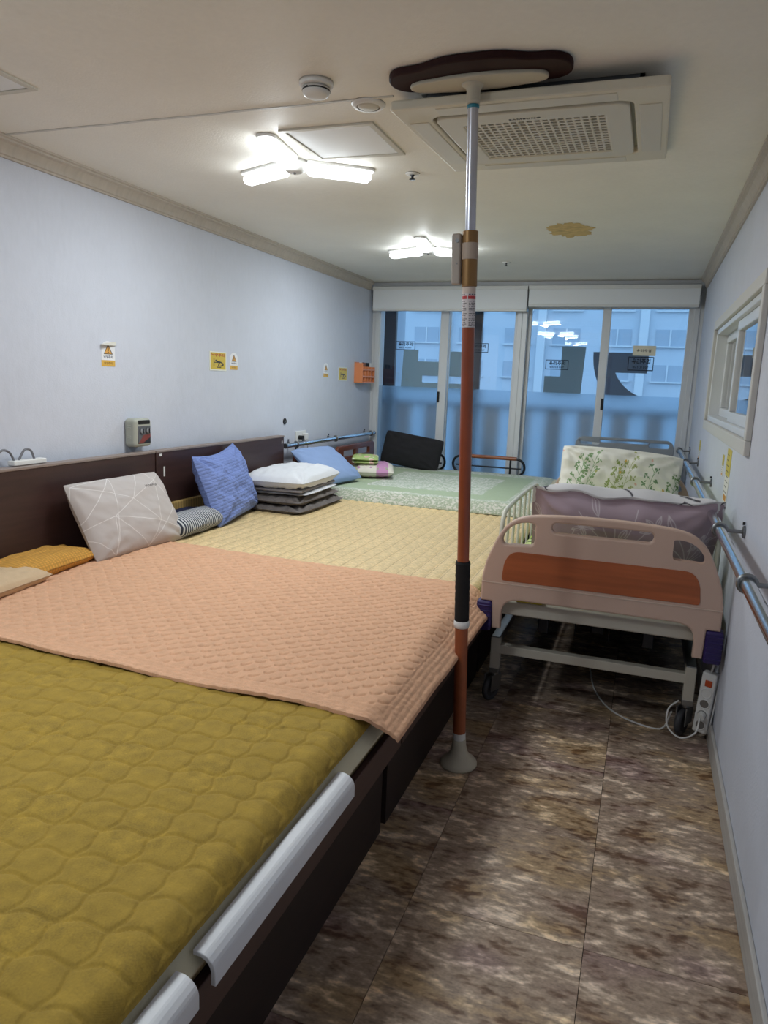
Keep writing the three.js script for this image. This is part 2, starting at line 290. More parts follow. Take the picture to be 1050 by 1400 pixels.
// ---------------------------------------------------------------- corridor window in the right wall
{
  struct('wall_corridor', [bx(XR + 1.5, XR + 1.6, 0, 2.4, -7, ZN), bx(XR + 0.15, XR + 1.5, 2.3, 2.4, -7, ZN), bx(XR + 0.15, XR + 1.5, -0.1, 0, -7, ZN), bx(XR + 0.15, XR + 1.6, 0, 2.4, -7.05, -6.95), bx(XR + 0.15, XR + 1.6, 0, 2.4, ZN, ZN + 0.1)], M.wall);
  const w = new THREE.Group(); w.name = 'window_3'; w.userData.kind = 'structure'; scene.add(w);
  const x = XR, { z0, z1, y0, y1 } = RW, t = 0.055;
  obj('casing', [rbx(x - 0.022, x, y0 - t, y0, z0 - t, z1 + t, 0.004), rbx(x - 0.022, x, y1, y1 + t, z0 - t, z1 + t, 0.004), rbx(x - 0.022, x, y0, y1, z0 - t, z0, 0.004), rbx(x - 0.022, x, y0, y1, z1, z1 + t, 0.004)], M.trimWhite, w);
  obj('window_frame', [rbx(x - 0.005, x + 0.15, y0, y0 + 0.03, z0, z1), rbx(x - 0.005, x + 0.15, y1 - 0.03, y1, z0, z1), rbx(x - 0.005, x + 0.15, y0, y1, z0, z0 + 0.03), rbx(x - 0.005, x + 0.15, y0, y1, z1 - 0.03, z1)], M.pvc, w);
  const zm = (z0 + z1) / 2;
  for (const [a, b, xx] of [[z0 + 0.03, zm + 0.03, x + 0.055], [zm - 0.03, z1 - 0.03, x + 0.015]]) {
    const s = obj('sash', [rbx(xx, xx + 0.035, y0 + 0.03, y0 + 0.08, a, b), rbx(xx, xx + 0.035, y1 - 0.08, y1 - 0.03, a, b), rbx(xx, xx + 0.035, y0 + 0.08, y1 - 0.08, a, a + 0.055), rbx(xx, xx + 0.035, y0 + 0.08, y1 - 0.08, b - 0.055, b)], M.pvc, w);
    obj('pane', bx(xx + 0.016, xx + 0.0165, y0 + 0.08, y1 - 0.08, a + 0.055, b - 0.055), M.glass, s);
  }
}

// ---------------------------------------------------------------- ceiling lamps
function lamp(x, z, label) {
  const t = thing('ceiling_lamp', label, 'ceiling lamp', [x, H, z], 0, 'three-armed ceiling lamps');
  const glow = std({ color: '#f4f7fb', roughness: 0.4, emissive: LAMP.color, emissiveIntensity: LAMP.glow });
  obj('hub', lathe([[0, -0.05], [0.03, -0.05], [0.045, -0.042], [0.05, -0.02], [0.05, 0], [0, 0]], 24), M.white, t);
  obj('screw', lathe([[0, -0.058], [0.006, -0.056], [0.007, -0.05]], 10), M.steel, t);
  for (const a of [PI / 2 - 0.12, PI / 2 - 0.12 + 2 * PI / 3, PI / 2 - 0.12 - 2 * PI / 3]) {
    const arm = obj('arm_tray', extrude(roundRect(0.31, 0.078, 0.03, 0.2, 0), 0.012, 0.003), M.white, t);
    arm.rotation.set(PI / 2, 0, 0); arm.geometry.rotateX(PI).translate(0, 0, 0.012); arm.geometry.rotateX(PI / 2); arm.rotation.set(0, 0, 0); arm.geometry.rotateY(-a);
    const d = rb(0.285, 0.042, 0.062, 0.02, 4); d.translate(0.198, -0.033, 0); d.rotateY(-a); obj('diffuser', d, glow, arm);
    const L = new THREE.RectAreaLight(LAMP.color, LAMP.intensity, 0.285, 0.062); L.position.set(0.198 * Math.cos(a), -0.058, 0.198 * Math.sin(a)); L.rotation.set(-PI / 2, 0, -a); L.name = 'lamp'; t.add(L);
    const B = new THREE.PointLight(LAMP.color, LAMP.bulb); B.position.set(0.198 * Math.cos(a), -0.034, 0.198 * Math.sin(a)); B.castShadow = true; B.shadow.radius = 0.8; B.name = 'lamp_bulb'; t.add(B);
  }
}
lamp(-1.53, -2.99, 'three-armed white lamp beside the square ceiling hatch');
lamp(-1.53, -1.0, 'three-armed white lamp on ceiling over the olive quilt');
lamp(-1.52, -4.98, 'three-armed white lamp on ceiling nearer the windows');

// ---------------------------------------------------------------- ceiling fittings
function hatch(x0, x1, z0, z1, label) {
  const t = thing('ceiling_hatch', label, 'hatch', [(x0 + x1) / 2, H, (z0 + z1) / 2]); const w = (x1 - x0) / 2, d = (z1 - z0) / 2, f = 0.022;
  obj('frame', [rbx(-w, w, -0.008, 0, -d, -d + f, 0.002), rbx(-w, w, -0.008, 0, d - f, d, 0.002), rbx(-w, -w + f, -0.008, 0, -d + f, d - f, 0.002), rbx(w - f, w, -0.008, 0, -d + f, d - f, 0.002)], M.offwhite, t);
  obj('panel', rbx(-w + f + 0.004, w - f - 0.004, -0.005, 0, -d + f + 0.004, d - f - 0.004, 0.001), M.blind, t);
}
hatch(-1.415, -1.03, -3.0, -2.62, 'square white ceiling hatch beside the three-armed lamp');
hatch(-2.44, -2.02, -2.07, -1.65, 'square ceiling hatch by the cornice over the headboards');
{
  const t = thing('smoke_detector', 'round white smoke detector on the ceiling', 'detector', [-1.08, H, -2.25]);
  obj('base', lathe([[0, -0.018], [0.05, -0.018], [0.054, -0.012], [0.054, 0], [0, 0]]), M.white, t);
  obj('body', lathe([[0, -0.046], [0.028, -0.046], [0.04, -0.04], [0.044, -0.03], [0.044, -0.018], [0, -0.018]]), M.white, t);
  obj('slot_ring', lathe([[0.0445, -0.03], [0.0452, -0.029], [0.0452, -0.0265], [0.0445, -0.0255]]), M.darksteel, t); obj('indicator', rbx(-0.014, -0.008, -0.03, -0.024, 0.04, 0.046, 0.002), M.black, t);
  const s = thing('ceiling_speaker', 'flat round white vent disc on the ceiling', 'vent', [-0.985, H, -2.46]);
  obj('rim', lathe([[0.04, -0.012], [0.05, -0.012], [0.058, -0.004], [0.058, 0], [0, 0]]), M.white, s); obj('disc', lathe([[0, -0.016], [0.03, -0.015], [0.039, -0.009], [0.04, 0]]), M.offwhite, s);
  for (const [x, z, l] of [[-1.09, -3.28, 'small ceiling sprinkler head beside the hatch'], [-1.11, -5.68, 'small ceiling sprinkler head near the blinds']]) {
    const k = thing('sprinkler', l, 'sprinkler', [x, H, z], 0, 'ceiling sprinklers');
    obj('plate', lathe([[0.012, -0.008], [0.03, -0.006], [0.033, 0], [0, 0]], 24), M.white, k); obj('nozzle', lathe([[0, -0.028], [0.014, -0.027], [0.014, -0.025], [0.005, -0.023], [0.007, -0.006], [0.012, 0]], 16), M.darksteel, k);
  }
}
const font = await new FontLoader().loadAsync('fonts/droid/droid_sans_bold.typeface.json');
{ // four-way air conditioner, its near edge sagging off the ceiling
  const t = thing('air_conditioner', 'cream four-way ceiling air conditioner with sagging panel', 'air conditioner', [-0.445, H, -3.18]); t.rotation.x = 0.045;
  const pm = std({ color: '#d5cfbd', roughness: 0.45 }), pm2 = std({ color: '#cfcaba', roughness: 0.4 }), W = 0.42;
  const hole = roundRect(0.635, 0.635, 0.05, 0, 0, THREE.Path), fr = roundRect(0.84, 0.84, 0.012); fr.holes.push(hole);
  const lay = (g, y = 0) => g.rotateX(PI / 2).translate(0, y, W);   // shape plane laid flat, depth downwards
  obj('panel', lay(extrude(fr, 0.03, 0.006), -0.004), pm, t);
  const inner = roundRect(0.612, 0.612, 0.045); inner.holes.push(roundRect(0.46, 0.44, 0.006, 0, -0.012, THREE.Path));
  const ip = obj('intake_panel', lay(extrude(inner, 0.026, 0.005), -0.012), pm2, t);
  const rs = roundRect(0.65, 0.65, 0.05); rs.holes.push(roundRect(0.58, 0.58, 0.045, 0, 0, THREE.Path)); obj('inner_lip', lay(extrude(rs, 0.003), -0.004), pm, t);
  const bars = []; for (let i = 0; i <= 18; i++) bars.push(rbx(-0.23 + i * 0.46 / 18 - 0.004, -0.23 + i * 0.46 / 18 + 0.004, -0.034, -0.02, W - 0.232, W + 0.208, 0.001, 1));
  obj('grille', bars, pm2, ip); const cb = []; for (let i = 0; i <= 14; i++) cb.push(rbx(-0.23, 0.23, -0.0345, -0.022, W - 0.232 + i * 0.44 / 14 - 0.0055, W - 0.232 + i * 0.44 / 14 + 0.0055, 0.001, 1));
  obj('grille', cb, pm2, ip); obj('filter', bx(-0.31, 0.31, 0.082, 0.086, W - 0.3, W + 0.29), std({ color: '#b9b5aa', roughness: 0.95 }), ip);
  for (let i = 0; i < 4; i++) {
    const v = obj('louver', rbx(-0.275, 0.275, -0.039, -0.033, 0.333, 0.4, 0.004), pm2, t); v.rotation.y = i * PI / 2; v.position.set(0, 0.002, W);
  }
  const gv = std({ color: '#8f9193', roughness: 0.5, metalness: 0.6 }), hz0 = 0.1, hz1 = 0.73;
  obj('housing', [bx(-0.33, 0.33, 0.095, 0.1, hz0, hz1), bx(-0.33, -0.325, -0.004, 0.095, hz0, hz1), bx(0.325, 0.33, -0.004, 0.095, hz0, hz1), bx(-0.325, 0.325, -0.004, 0.095, hz0, hz0 + 0.005), bx(-0.325, 0.325, -0.004, 0.095, hz1 - 0.005, hz1)], gv, t);
  const tx = new TextGeometry('SAMSUNG', { font, size: 0.0125, depth: 0.0006, curveSegments: 3 }); tx.computeBoundingBox(); tx.translate(-tx.boundingBox.max.x / 2, 0, 0); tx.scale(1.25, 1, 1); tx.rotateX(PI / 2).translate(-0.02, -0.0382, W + 0.235);
  const lg = obj('logo', tx, std({ color: '#4b4f55' }), ip); lg.userData.label = 'SAMSUNG lettering';
}

// ---------------------------------------------------------------- the support pole
{
  const B = V(-0.529, 0, -2.419), T = V(-0.586, 2.28, -2.31), dir = T.clone().sub(B), len = dir.length();
  const t = thing('support_pole', 'brown floor-to-ceiling support pole with black hand wrap', 'pole', B.toArray());
  t.quaternion.setFromUnitVectors(V(0, 1, 0), dir.clone().normalize());
  const L = (k) => k * len, seg = (a, b, r, n = 28) => lathe([[0, L(a)], [r - 0.0015, L(a)], [r, L(a) + 0.0015], [r, L(b) - 0.0015], [r - 0.0015, L(b)], [0, L(b)]], n);
  const brown = phy({ map: wood(140, 66, 34, 77, 0.4), roughness: 0.32, clearcoat: 0.3 }), brown2 = phy({ map: wood(150, 80, 48, 79, 0.4), roughness: 0.36 }), bronze = std({ color: '#8a6a42', roughness: 0.38, metalness: 0.55 }), rubber = std({ color: '#bdb6a4', roughness: 0.65 });
  obj('base_cup', lathe([[0, 0], [0.06, 0], [0.067, 0.004], [0.067, 0.012], [0.06, 0.022], [0.043, 0.036], [0.031, 0.055], [0.026, 0.08], [0.0245, 0.105], [0, 0.105]], 44), rubber, t);
  obj('collar', seg(0.046, 0.058, 0.0235), M.white, t);
  obj('lower_sleeve', seg(0.056, 0.236, 0.0228), brown2, t);
  obj('ring', lathe([[0.02, L(0.236)], [0.0265, L(0.236)], [0.028, L(0.241)], [0.0265, L(0.247)], [0.02, L(0.247)]], 28), M.white, t);
  { const q = []; const a = L(0.246), b = L(0.341); for (let i = 0; i <= 26; i++) q.push([0.0245 + 0.0012 * Math.abs(Math.sin(i * PI / 2.6)) + (i % 5 === 0 ? 0.0008 : 0), a + (b - a) * i / 26]); obj('hand_wrap', lathe([[0.01, a], ...q, [0.01, b]], 28), M.blackcloth, t); }
  obj('main_tube', seg(0.341, 0.684, 0.0205), brown, t);
  const lab = canvasTex(128, 256, (x, w, h) => {
    x.fillStyle = '#cdc9cc'; x.fillRect(0, 0, w, h); x.fillStyle = '#c8b9b0'; x.fillRect(0, 0, w, 44); x.fillStyle = '#3c3c42'; x.font = 'bold 15px sans-serif';
    for (let k = 0; k < 2; k++) { x.fillStyle = '#b23338'; x.fillRect(k * 64 + 2, 58, 60, 20); x.fillStyle = '#46404a'; for (let i = 0; i < 15; i++) { let p = 5; while (p < 56) { const l = 3 + rnd() * 9; x.fillRect(k * 64 + p, 90 + i * 11, l, 4); p += l + 3; } } for (let p = 4; p < 58; p += 9) x.fillRect(k * 64 + p, 46, 6, 7); }
  });
  const lc = new THREE.CylinderGeometry(0.0212, 0.0212, L(0.739 - 0.684), 28, 1, false); lc.translate(0, L((0.739 + 0.684) / 2), 0); const lb = obj('label_sleeve', lc, std({ map: lab, roughness: 0.5 }), t); lb.userData.label = 'printed instruction label with red band';
  obj('clamp_body', seg(0.739, 0.8125, 0.0245), bronze, t); obj('clamp_band', seg(0.775, 0.797, 0.0258), std({ color: '#a8988a', roughness: 0.55 }), t);
  const lev = obj('clamp_lever', rbx(-0.057, -0.026, L(0.742), L(0.81), -0.012, 0.016, 0.008, 3), std({ color: '#a39a92', roughness: 0.5 }), t);
  obj('pivot', bar([-0.038, L(0.8), 0.014], [-0.038, L(0.8), 0.019], 0.006), M.steel, lev); obj('screw', bar([-0.038, L(0.77), 0.014], [-0.038, L(0.77), 0.018], 0.0025), M.steel, lev);
  obj('upper_tube', seg(0.8125, 0.968, 0.0165), std({ color: '#c3c6d2', roughness: 0.28, metalness: 0.75 }), t);
  obj('accent_ring', seg(0.966, 0.9705, 0.0185), std({ color: '#2a7f92', roughness: 0.4 }), t);
  obj('top_socket', lathe([[0, L(0.9705)], [0.019, L(0.9705)], [0.0205, L(0.975)], [0.021, L(0.988)], [0.028, L(0.993)], [0.05, L(0.9965)], [0, L(0.9965)]], 30), rubber, t);
  // ceiling plate: a waisted wooden board with a rubber pad, level with the ceiling
  const pl = new THREE.Group(); pl.name = 'ceiling_plate'; t.add(pl); pl.quaternion.copy(t.quaternion).invert(); pl.position.set(0, len, 0);
  const out = (a, b, w) => { const s = new THREE.Shape(); const n = 72; for (let i = 0; i < n; i++) { const q = i / n * 2 * PI, x = a * Math.sign(Math.cos(q)) * Math.abs(Math.cos(q)) ** 0.8; const yy = b * Math.sign(Math.sin(q)) * Math.abs(Math.sin(q)) ** 0.85 * (1 - w * Math.exp(-(((Math.abs(x) - a * 0.62) / (a * 0.22)) ** 2))); s[i ? 'lineTo' : 'moveTo'](x, yy); } return s; };
  obj('plate_board', extrude(out(0.275, 0.115, 0.22), 0.022, 0.005).rotateX(PI / 2).translate(0.02, 0.019, 0.03), phy({ map: wood(44, 20, 20, 83, 0.4), roughness: 0.6, specularIntensity: 0.35 }), pl);
  obj('plate_pad', extrude(out(0.21, 0.055, 0.1), 0.012, 0.004).rotateX(PI / 2).translate(0.015, -0.002, 0.01), rubber, pl);
}

// ---------------------------------------------------------------- the low beds
const YB = 0.505;             // upper face of the quilts
const XF = -0.605;            // front of the foot rails
function lowBed(z0, z1, label, head, headLabel) {
  const t = thing('low_bed', label, 'bed', [XL, 0, z0]); const w = z1 - z0, X = (x) => x - XL;
  obj('plinth', bx(X(-2.45), X(-0.655), 0, 0.3, 0.02, w - 0.02), M.plinth, t);
  obj('foot_rail', rbx(X(XF - 0.03), X(XF), 0.292, 0.378, 0.004, w - 0.004, 0.004), M.framewood, t);
  obj('deck', bx(X(-2.48), X(XF - 0.03), 0.29, 0.37, 0.006, w - 0.006), M.framewood, t);
  if (head) {
    const g = rbx(X(-2.535), X(-2.5), 0.05, 0.948, 0.003, head - 0.003, 0.004), h = obj('headboard', uvBox(g), M.headwood, t); h.position.z = w - head;
    obj('top_edge', rbx(X(-2.55), X(-2.497), 0.945, 0.958, 0.002, head - 0.002, 0.003), M.edgeband, h);
    if (headLabel) headLabel(h, X, head);
  }
  return t;
}
function uvBox(g) { const p = g.attributes.position, n = g.attributes.normal, uv = g.attributes.uv; for (let i = 0; i < p.count; i++) Math.abs(n.getX(i)) > 0.5 ? uv.setXY(i, p.getZ(i), p.getY(i)) : uv.setXY(i, p.getX(i), p.getZ(i)); return g; }
lowBed(-1.945, -0.3, 'dark wood low bed under the olive quilt', 1.5);
lowBed(-3.28, -1.95, 'dark wood low bed and headboard under the orange quilt', 1.33);
lowBed(-4.78, -3.285, 'dark wood low bed and headboard under the yellow quilt', 1.495, (h, X, w) => {
  obj('tape_scrap', rbx(X(-2.4995), X(-2.498), 0.81, 0.865, w - 0.075, w - 0.062, 0.0005), M.white, h); obj('paint_chip', rbx(X(-2.4995), X(-2.498), 0.925, 0.938, w - 0.05, w - 0.028, 0.0005), M.white, h); obj('paint_chip', rbx(X(-2.4995), X(-2.498), 0.9, 0.92, 0.03, 0.04, 0.0005), M.white, h);
});
function mattress(z0, z1, label) {
  const t = thing('mattress', label, 'mattress', [(-2.49 - 0.65) / 2, 0.37, (z0 + z1) / 2], 0, 'mattresses under the quilts'), w = (z1 - z0) / 2 - 0.006, hx = (2.49 - 0.65) / 2;
  obj('core', rbx(-hx, hx, 0.002, 0.083, -w, w, 0.03, 3), M.blackcloth, t);
  return t;
}
mattress(-1.945, -0.3, 'black sided mattress under the olive quilt'); mattress(-3.28, -1.95, 'black sided mattress under the orange quilt'); mattress(-4.78, -3.285, 'black sided mattress under the yellow quilt');
{ // cream mattress pad showing along the foot end below the olive quilt
  const g = sheet(30, 60, (u, v) => { const z = -1.9 + v * 1.6, l = u * 1.885, xe = -0.63; let x = -2.47 + l, y = YB - 0.03; const over = x - (xe - 0.03 + 0.008 * N(z * 3, 1)); if (over > 0) { x = x - over * 0.35; y -= over * 0.75; } return V(x, y, z); }, 0.02);
  tag(obj('mattress_pad', g, M.cream), 'cream mattress pad peeking out beneath the olive quilt', 'mattress pad');
}
// white rounded guards lying along the foot rail
for (const [z0, z1, l] of [[-1.49, -0.885, 'white rounded edge guard on foot rail beside olive quilt, reaching towards pole'], [-0.84, -0.32, 'white rounded edge guard on foot rail, cut end behind the longer guard']]) {
  const s = new THREE.Shape(), R = 0.033, r = 0.024; s.moveTo(R, -0.022); s.lineTo(R, 0); s.absarc(0, 0, R, 0, PI / 2, false); s.lineTo(-0.01, R); s.lineTo(-0.01, r); s.lineTo(0, r); s.absarc(0, 0, r, PI / 2, 0, true); s.lineTo(r, -0.022);
  const g = toCreasedNormals(extrude(s, z1 - z0, 0.0015, 24), 0.8); g.translate(-0.609, 0.412, z0);
  tag(obj('edge_guard', g, M.foam), l, 'edge guard', 'white edge guards');
}
const headY = (x) => YB + 0.014 * smooth(-0.9, -2.3, x);
// path over the foot edge: l metres past x0 gives x, y
function overEdge(x, xe, r, drop) { const o = x - (xe - r); if (o <= 0) return [x, 0]; const a = Math.min(o / r, drop); const rest = Math.max(0, o - drop * r); return [xe - r + r * Math.sin(a) + rest * Math.cos(a), -r * (1 - Math.cos(a)) - rest * Math.sin(a)]; }
const fabric = (r, g, b, s, amt = 0.1, o = {}) => phy({ map: dataTex(256, 256, (u, v) => { const k = 1 + amt * tileFbm(u, v, 7, s, 5) + amt * 0.8 * tileFbm(u, v, 60, s + 3, 2); return [r * k, g * k, b * k]; }), roughness: 0.9, sheen: 0.25, sheenColor: new THREE.Color(r / 255, g / 255, b / 255), sheenRoughness: 0.6, ...o });
{ // olive quilt with a waved square stitching
  const x0 = -2.45, z0 = -0.28, len = 1.838, dep = 1.5;
  const g = sheet(540, 420, (u, v) => {
    const zz = z0 - v * dep, l = x0 + u * len; let [x, dy] = overEdge(l, -0.618 + 0.01 * N(zz * 4, 3), 0.06, 1.2);
    const a = (l + 0.62) / 0.096, b = (zz + 0.2 * (l + 0.62) + 0.841) / 0.08, a2 = a + 0.06 * Math.sin(2 * PI * b + 0.5) + 0.12 * N(a * 0.4, b * 0.4, 3), b2 = b + 0.12 * (Math.abs(Math.sin(PI * a)) - 0.5) + 0.06 * Math.sin(2 * PI * a) + 0.12 * N(a * 0.4, b * 0.4, 8);
    const da = Math.abs(a2 - Math.round(a2)), db = Math.abs(b2 - Math.round(b2)), d = Math.min(da * 0.096, db * 0.08);
    const puff = Math.pow(clamp(da * 2, 0, 1), 0.3) * Math.pow(clamp(db * 2, 0, 1), 0.3);
    const hem = 1 - 0.7 * smooth(0.972, 0.998, u), h = hem * (0.0042 * puff - 0.003 * Math.exp(-((d / 0.0034) ** 2))) + 0.0075 * fbm(l * 16, zz * 10, 2, 3) * puff + 0.012 * fbm(l * 2.2, zz * 2.6, 5, 3) + 0.006 * fbm((l + zz) * 8, (l - zz) * 3, 6, 2) * smooth(-1.2, -1.8, l);
    return V(x + h * 0.3 * (dy < 0 ? 1 : 0), headY(l) + dy + h - 0.004, zz);
  }, 0.009, [8, 6], true);
  tag(obj('quilt', g, fabric(158, 130, 50, 101, 0.3, { bumpMap: rep(weaveBump, 3), bumpScale: 0.0006 })), 'olive velvet quilt with waved stitching spread over the bed', 'quilt');
}
{ // orange quilt with braided stitching, overlapping its neighbours
  const x0 = -2.42, len = 1.905, zn = -1.655, zf = -3.03;
  const g = sheet(640, 460, (u, v) => {
    const l = x0 + u * len, zb = zn + (zf - zn) * v; let zz = zb + 0.012 * N(l * 3, v * 2, 2) - 0.05 * smooth(0.93, 1, u) * (1 - v) + 0.02 * smooth(0.9, 1, u) * v - 0.03 * u * v * 0;
    let [x, dy] = overEdge(l, -0.585 - 0.02 * smooth(0.75, 1, v) + 0.016 * Math.sin(v * 7 + 0.6) - 0.03 * smooth(0.12, 0, v) * 0, 0.075, 0.7);
    const border = Math.min(len * (1 - u), Math.abs(zz - zn), Math.abs(zb - zf));
    let h = 0.0045; const f0 = l / 0.066 + 0.2 * N(l * 7, zb * 7, 4);
    for (let k = -1; k <= 1; k++) { const row = Math.round(zb / 0.031) + k, f = f0 + (row & 1 ? 0.5 : 0), sn = Math.sin(2 * PI * f), c = Math.cos(2 * PI * f), d = (zb / 0.031 - row - 0.3 * sn - 0.22 * c) * 0.031; h -= (0.0042 * Math.exp(-((d / 0.0036) ** 2)) + 0.0024 * Math.exp(-((d / 0.009) ** 2))) * (0.08 + 0.92 * smooth(-0.1, 0.5, sn)); }
    if (border < 0.075) { const s = Math.abs(border / 0.019 - Math.round(border / 0.019)); h = 0.0014 + 0.0022 * Math.pow(clamp(s * 2.4, 0, 1), 0.6) + 0.004 * fbm(l * 60, zb * 60, 2, 2); }
    h += 0.016 * fbm(l * 2.0, zb * 2.2, 15, 3) + 0.003 * fbm(l * 11, zb * 11, 17, 2);
    return V(x, headY(l) + dy + h + 0.009, zz);
  }, 0.01, [8, 6], true);
  tag(obj('quilt', g, fabric(216, 168, 134, 111, 0.16, { bumpMap: rep(weaveBump, 4), bumpScale: 0.0006 })), 'orange quilt with braided stitching lying between olive and yellow quilts', 'quilt');
}
{ // yellow quilt stitched in strips
  const x0 = -2.46, len = 1.85, zn = -2.9, zf = -4.83;
  const tex = dataTex(1024, 1024, (u, v) => { const gx = u * 27, gz = v * 28, cx = Math.abs(gx - Math.round(gx)), w = 1 + 0.1 * tileFbm(u, v, 7, 121, 5) + 0.2 * fbm(u * 200, v * 200, 5, 2); const fig = Math.sin(gx * PI * 2 + 2 * Math.sin(gz * PI)) * Math.sin(gz * PI * 2); const k = w * (1 + 0.025 * Math.sign(fig)); const st = smooth(0.05, 0.02, cx);
    return [(216 - 44 * st) * k, (190 - 44 * st) * k, (142 - 36 * st) * k]; });
  const g = sheet(420, 400, (u, v) => {
    const l = x0 + u * len, zz = zn + (zf - zn) * v; const [x, dy] = overEdge(l, -0.612, 0.05, 0.9);
    const a = l / 0.0685 + 0.05 * N(l * 3, zz * 4), b = zz / 0.07, da = Math.abs(a - Math.round(a)), db = Math.abs(b - Math.round(b));
    const h = 0.0085 * Math.pow(clamp(da * 2, 0, 1), 0.35) * (0.75 + 0.3 * Math.pow(clamp(db * 2, 0, 1), 0.5)) + 0.009 * fbm(l * 2.4, zz * 2.4, 25, 3) + 0.0015 * fbm(l * 40, zz * 40, 27, 2);
    return V(x, headY(l) + dy + h - 0.004, zz);
  }, 0.009, [1, 1], true);
  tag(obj('quilt', g, phy({ map: tex, roughness: 0.6, sheen: 0.3, sheenColor: new THREE.Color('#d8c080'), sheenRoughness: 0.5, bumpMap: rep(weaveBump, 8), bumpScale: 0.0006 })), 'yellow satin quilt stitched in strips beneath the folded bedding', 'quilt');
}

// ---------------------------------------------------------------- two wooden-ended beds under the green quilt
function woodBed(z0, z1, label) {
  const t = thing('wooden_care_bed', label, 'bed', [XL + 0.1, 0, z0]), w = z1 - z0, wm = std({ map: wood(112, 58, 34, 131), roughness: 0.35 });
  const s = roundRect(w - 0.03, 0.62, 0.045, w / 2, 0.5); for (const k of [-1, 1]) s.holes.push(roundRect((w - 0.03) * 0.31, 0.055, 0.008, w / 2 + k * w * 0.19, 0.735, THREE.Path));
  obj('headboard', extrude(s, 0.03, 0.006).rotateY(-PI / 2).translate(0.03, 0, 0), wm, t);
  obj('frame', rbx(0.04, 1.85, 0.3, 0.4, 0.02, w - 0.02, 0.01), M.darksteel, t);
  obj('mattress_base', rbx(0.05, 1.84, 0.4, 0.575, 0.015, w - 0.015, 0.03, 3), M.cream, t);
  for (const [x, z] of [[0.12, 0.08], [1.75, 0.08], [0.12, w - 0.08], [1.75, w - 0.08]]) obj('leg', bar([x, 0, z], [x, 0.3, z], 0.022), M.darksteel, t);
  return t;
}
woodBed(-5.64, -4.875, 'care bed with wooden headboard behind the light blue pillow');
const bedE = woodBed(-6.58, -5.665, 'care bed with slotted wooden headboard beside the windows');
for (const [xa, xb] of [[-2.1, -1.74], [-1.66, -0.995]]) {   // side rails on the window side, rounded steel loops with wooden grips
  const o = bedE.position, X = (x) => x - o.x, z = -6.555 - o.z, y0 = 0.575, y1 = 0.725, r = (y1 - y0) / 2, ym = (y0 + y1) / 2, p = [];
  for (let i = 0; i <= 10; i++) { const a = PI / 2 + PI * i / 10; p.push([X(xa + r) + r * Math.cos(a), ym + r * Math.sin(a), z]); } for (let i = 0; i <= 10; i++) { const a = -PI / 2 + PI * i / 10; p.push([X(xb - r) + r * Math.cos(a), ym + r * Math.sin(a), z]); }
  const rl = obj('side_rail', [tube(p, 0.011, 90, 10, true), bar([X(xa + 0.03), ym - 0.01, z], [X(xb - 0.03), ym - 0.01, z], 0.007), bar([X(xb - 0.13), 0.3, z], [X(xb - 0.13), y1, z], 0.009), bar([X(xa + 0.13), 0.3, z], [X(xa + 0.13), y1, z], 0.009)], M.darksteel, bedE);
  obj('grip', bar([X(xa + r), y1 + 0.004, z], [X(xb - r), y1 + 0.004, z], 0.017), std({ map: wood(140, 78, 44, 137), roughness: 0.35 }), rl);
}
{ // sage quilt with a lace-patterned border and centre
  const x0 = -2.4, x1 = -0.66, zn = -4.845, zf = -6.5;
  const tex = dataTex(1024, 1024, (u, v) => {
    const X = x0 + u * (x1 - x0), w = 0.025 * fbm(u * 14, v * 14, 3, 2), e = Math.min(u * 1.74, (1 - u) * 1.74, v * 1.85, (1 - v) * 1.85) + w;
    const lace = fbm(u * 46, v * 46, 7, 3), fine = fbm(u * 140, v * 150, 11, 2); const k = 1 + 0.06 * fine;
    const inLace = e < 0.2 || (e > 0.42);
    if (!inLace) return [168 * k, 182 * k, 152 * k];
    const m = smooth(-0.06, 0.1, Math.abs(lace) - 0.1 + 0.4 * fine); return [(170 + 44 * m) * k, (182 + 32 * m) * k, (160 + 45 * m) * k];
  });
  const g = sheet(150, 190, (u, v) => {
    const x = x0 + u * (x1 - x0), L = v * 1.85, top = 0.592; let z, y;
    if (L < 0.13) { const q = L / 0.13; z = zn + 0.035 - 0.05 * q + 0.014 * N(x * 5, 3); y = 0.515 + (top - 0.515) * Math.pow(q, 0.8); } else { z = zn - 0.015 - (L - 0.13) * (zn - zf - 0.015) / 1.72; y = top; }
    y += 0.014 * fbm(x * 2.5, z * 2.5, 33, 3) * smooth(0, 0.2, L) + 0.004 * fbm(x * 14, z * 14, 35, 2); y -= 0.03 * smooth(0.94, 1, u);
    return V(x, y, z);
  }, 0.007);
  tag(obj('quilt', g, phy({ map: tex, roughness: 0.75, bumpMap: rep(weaveBump, 8), bumpScale: 0.0006 })), 'sage green quilt with white lace pattern spread beside the windows', 'quilt');
}

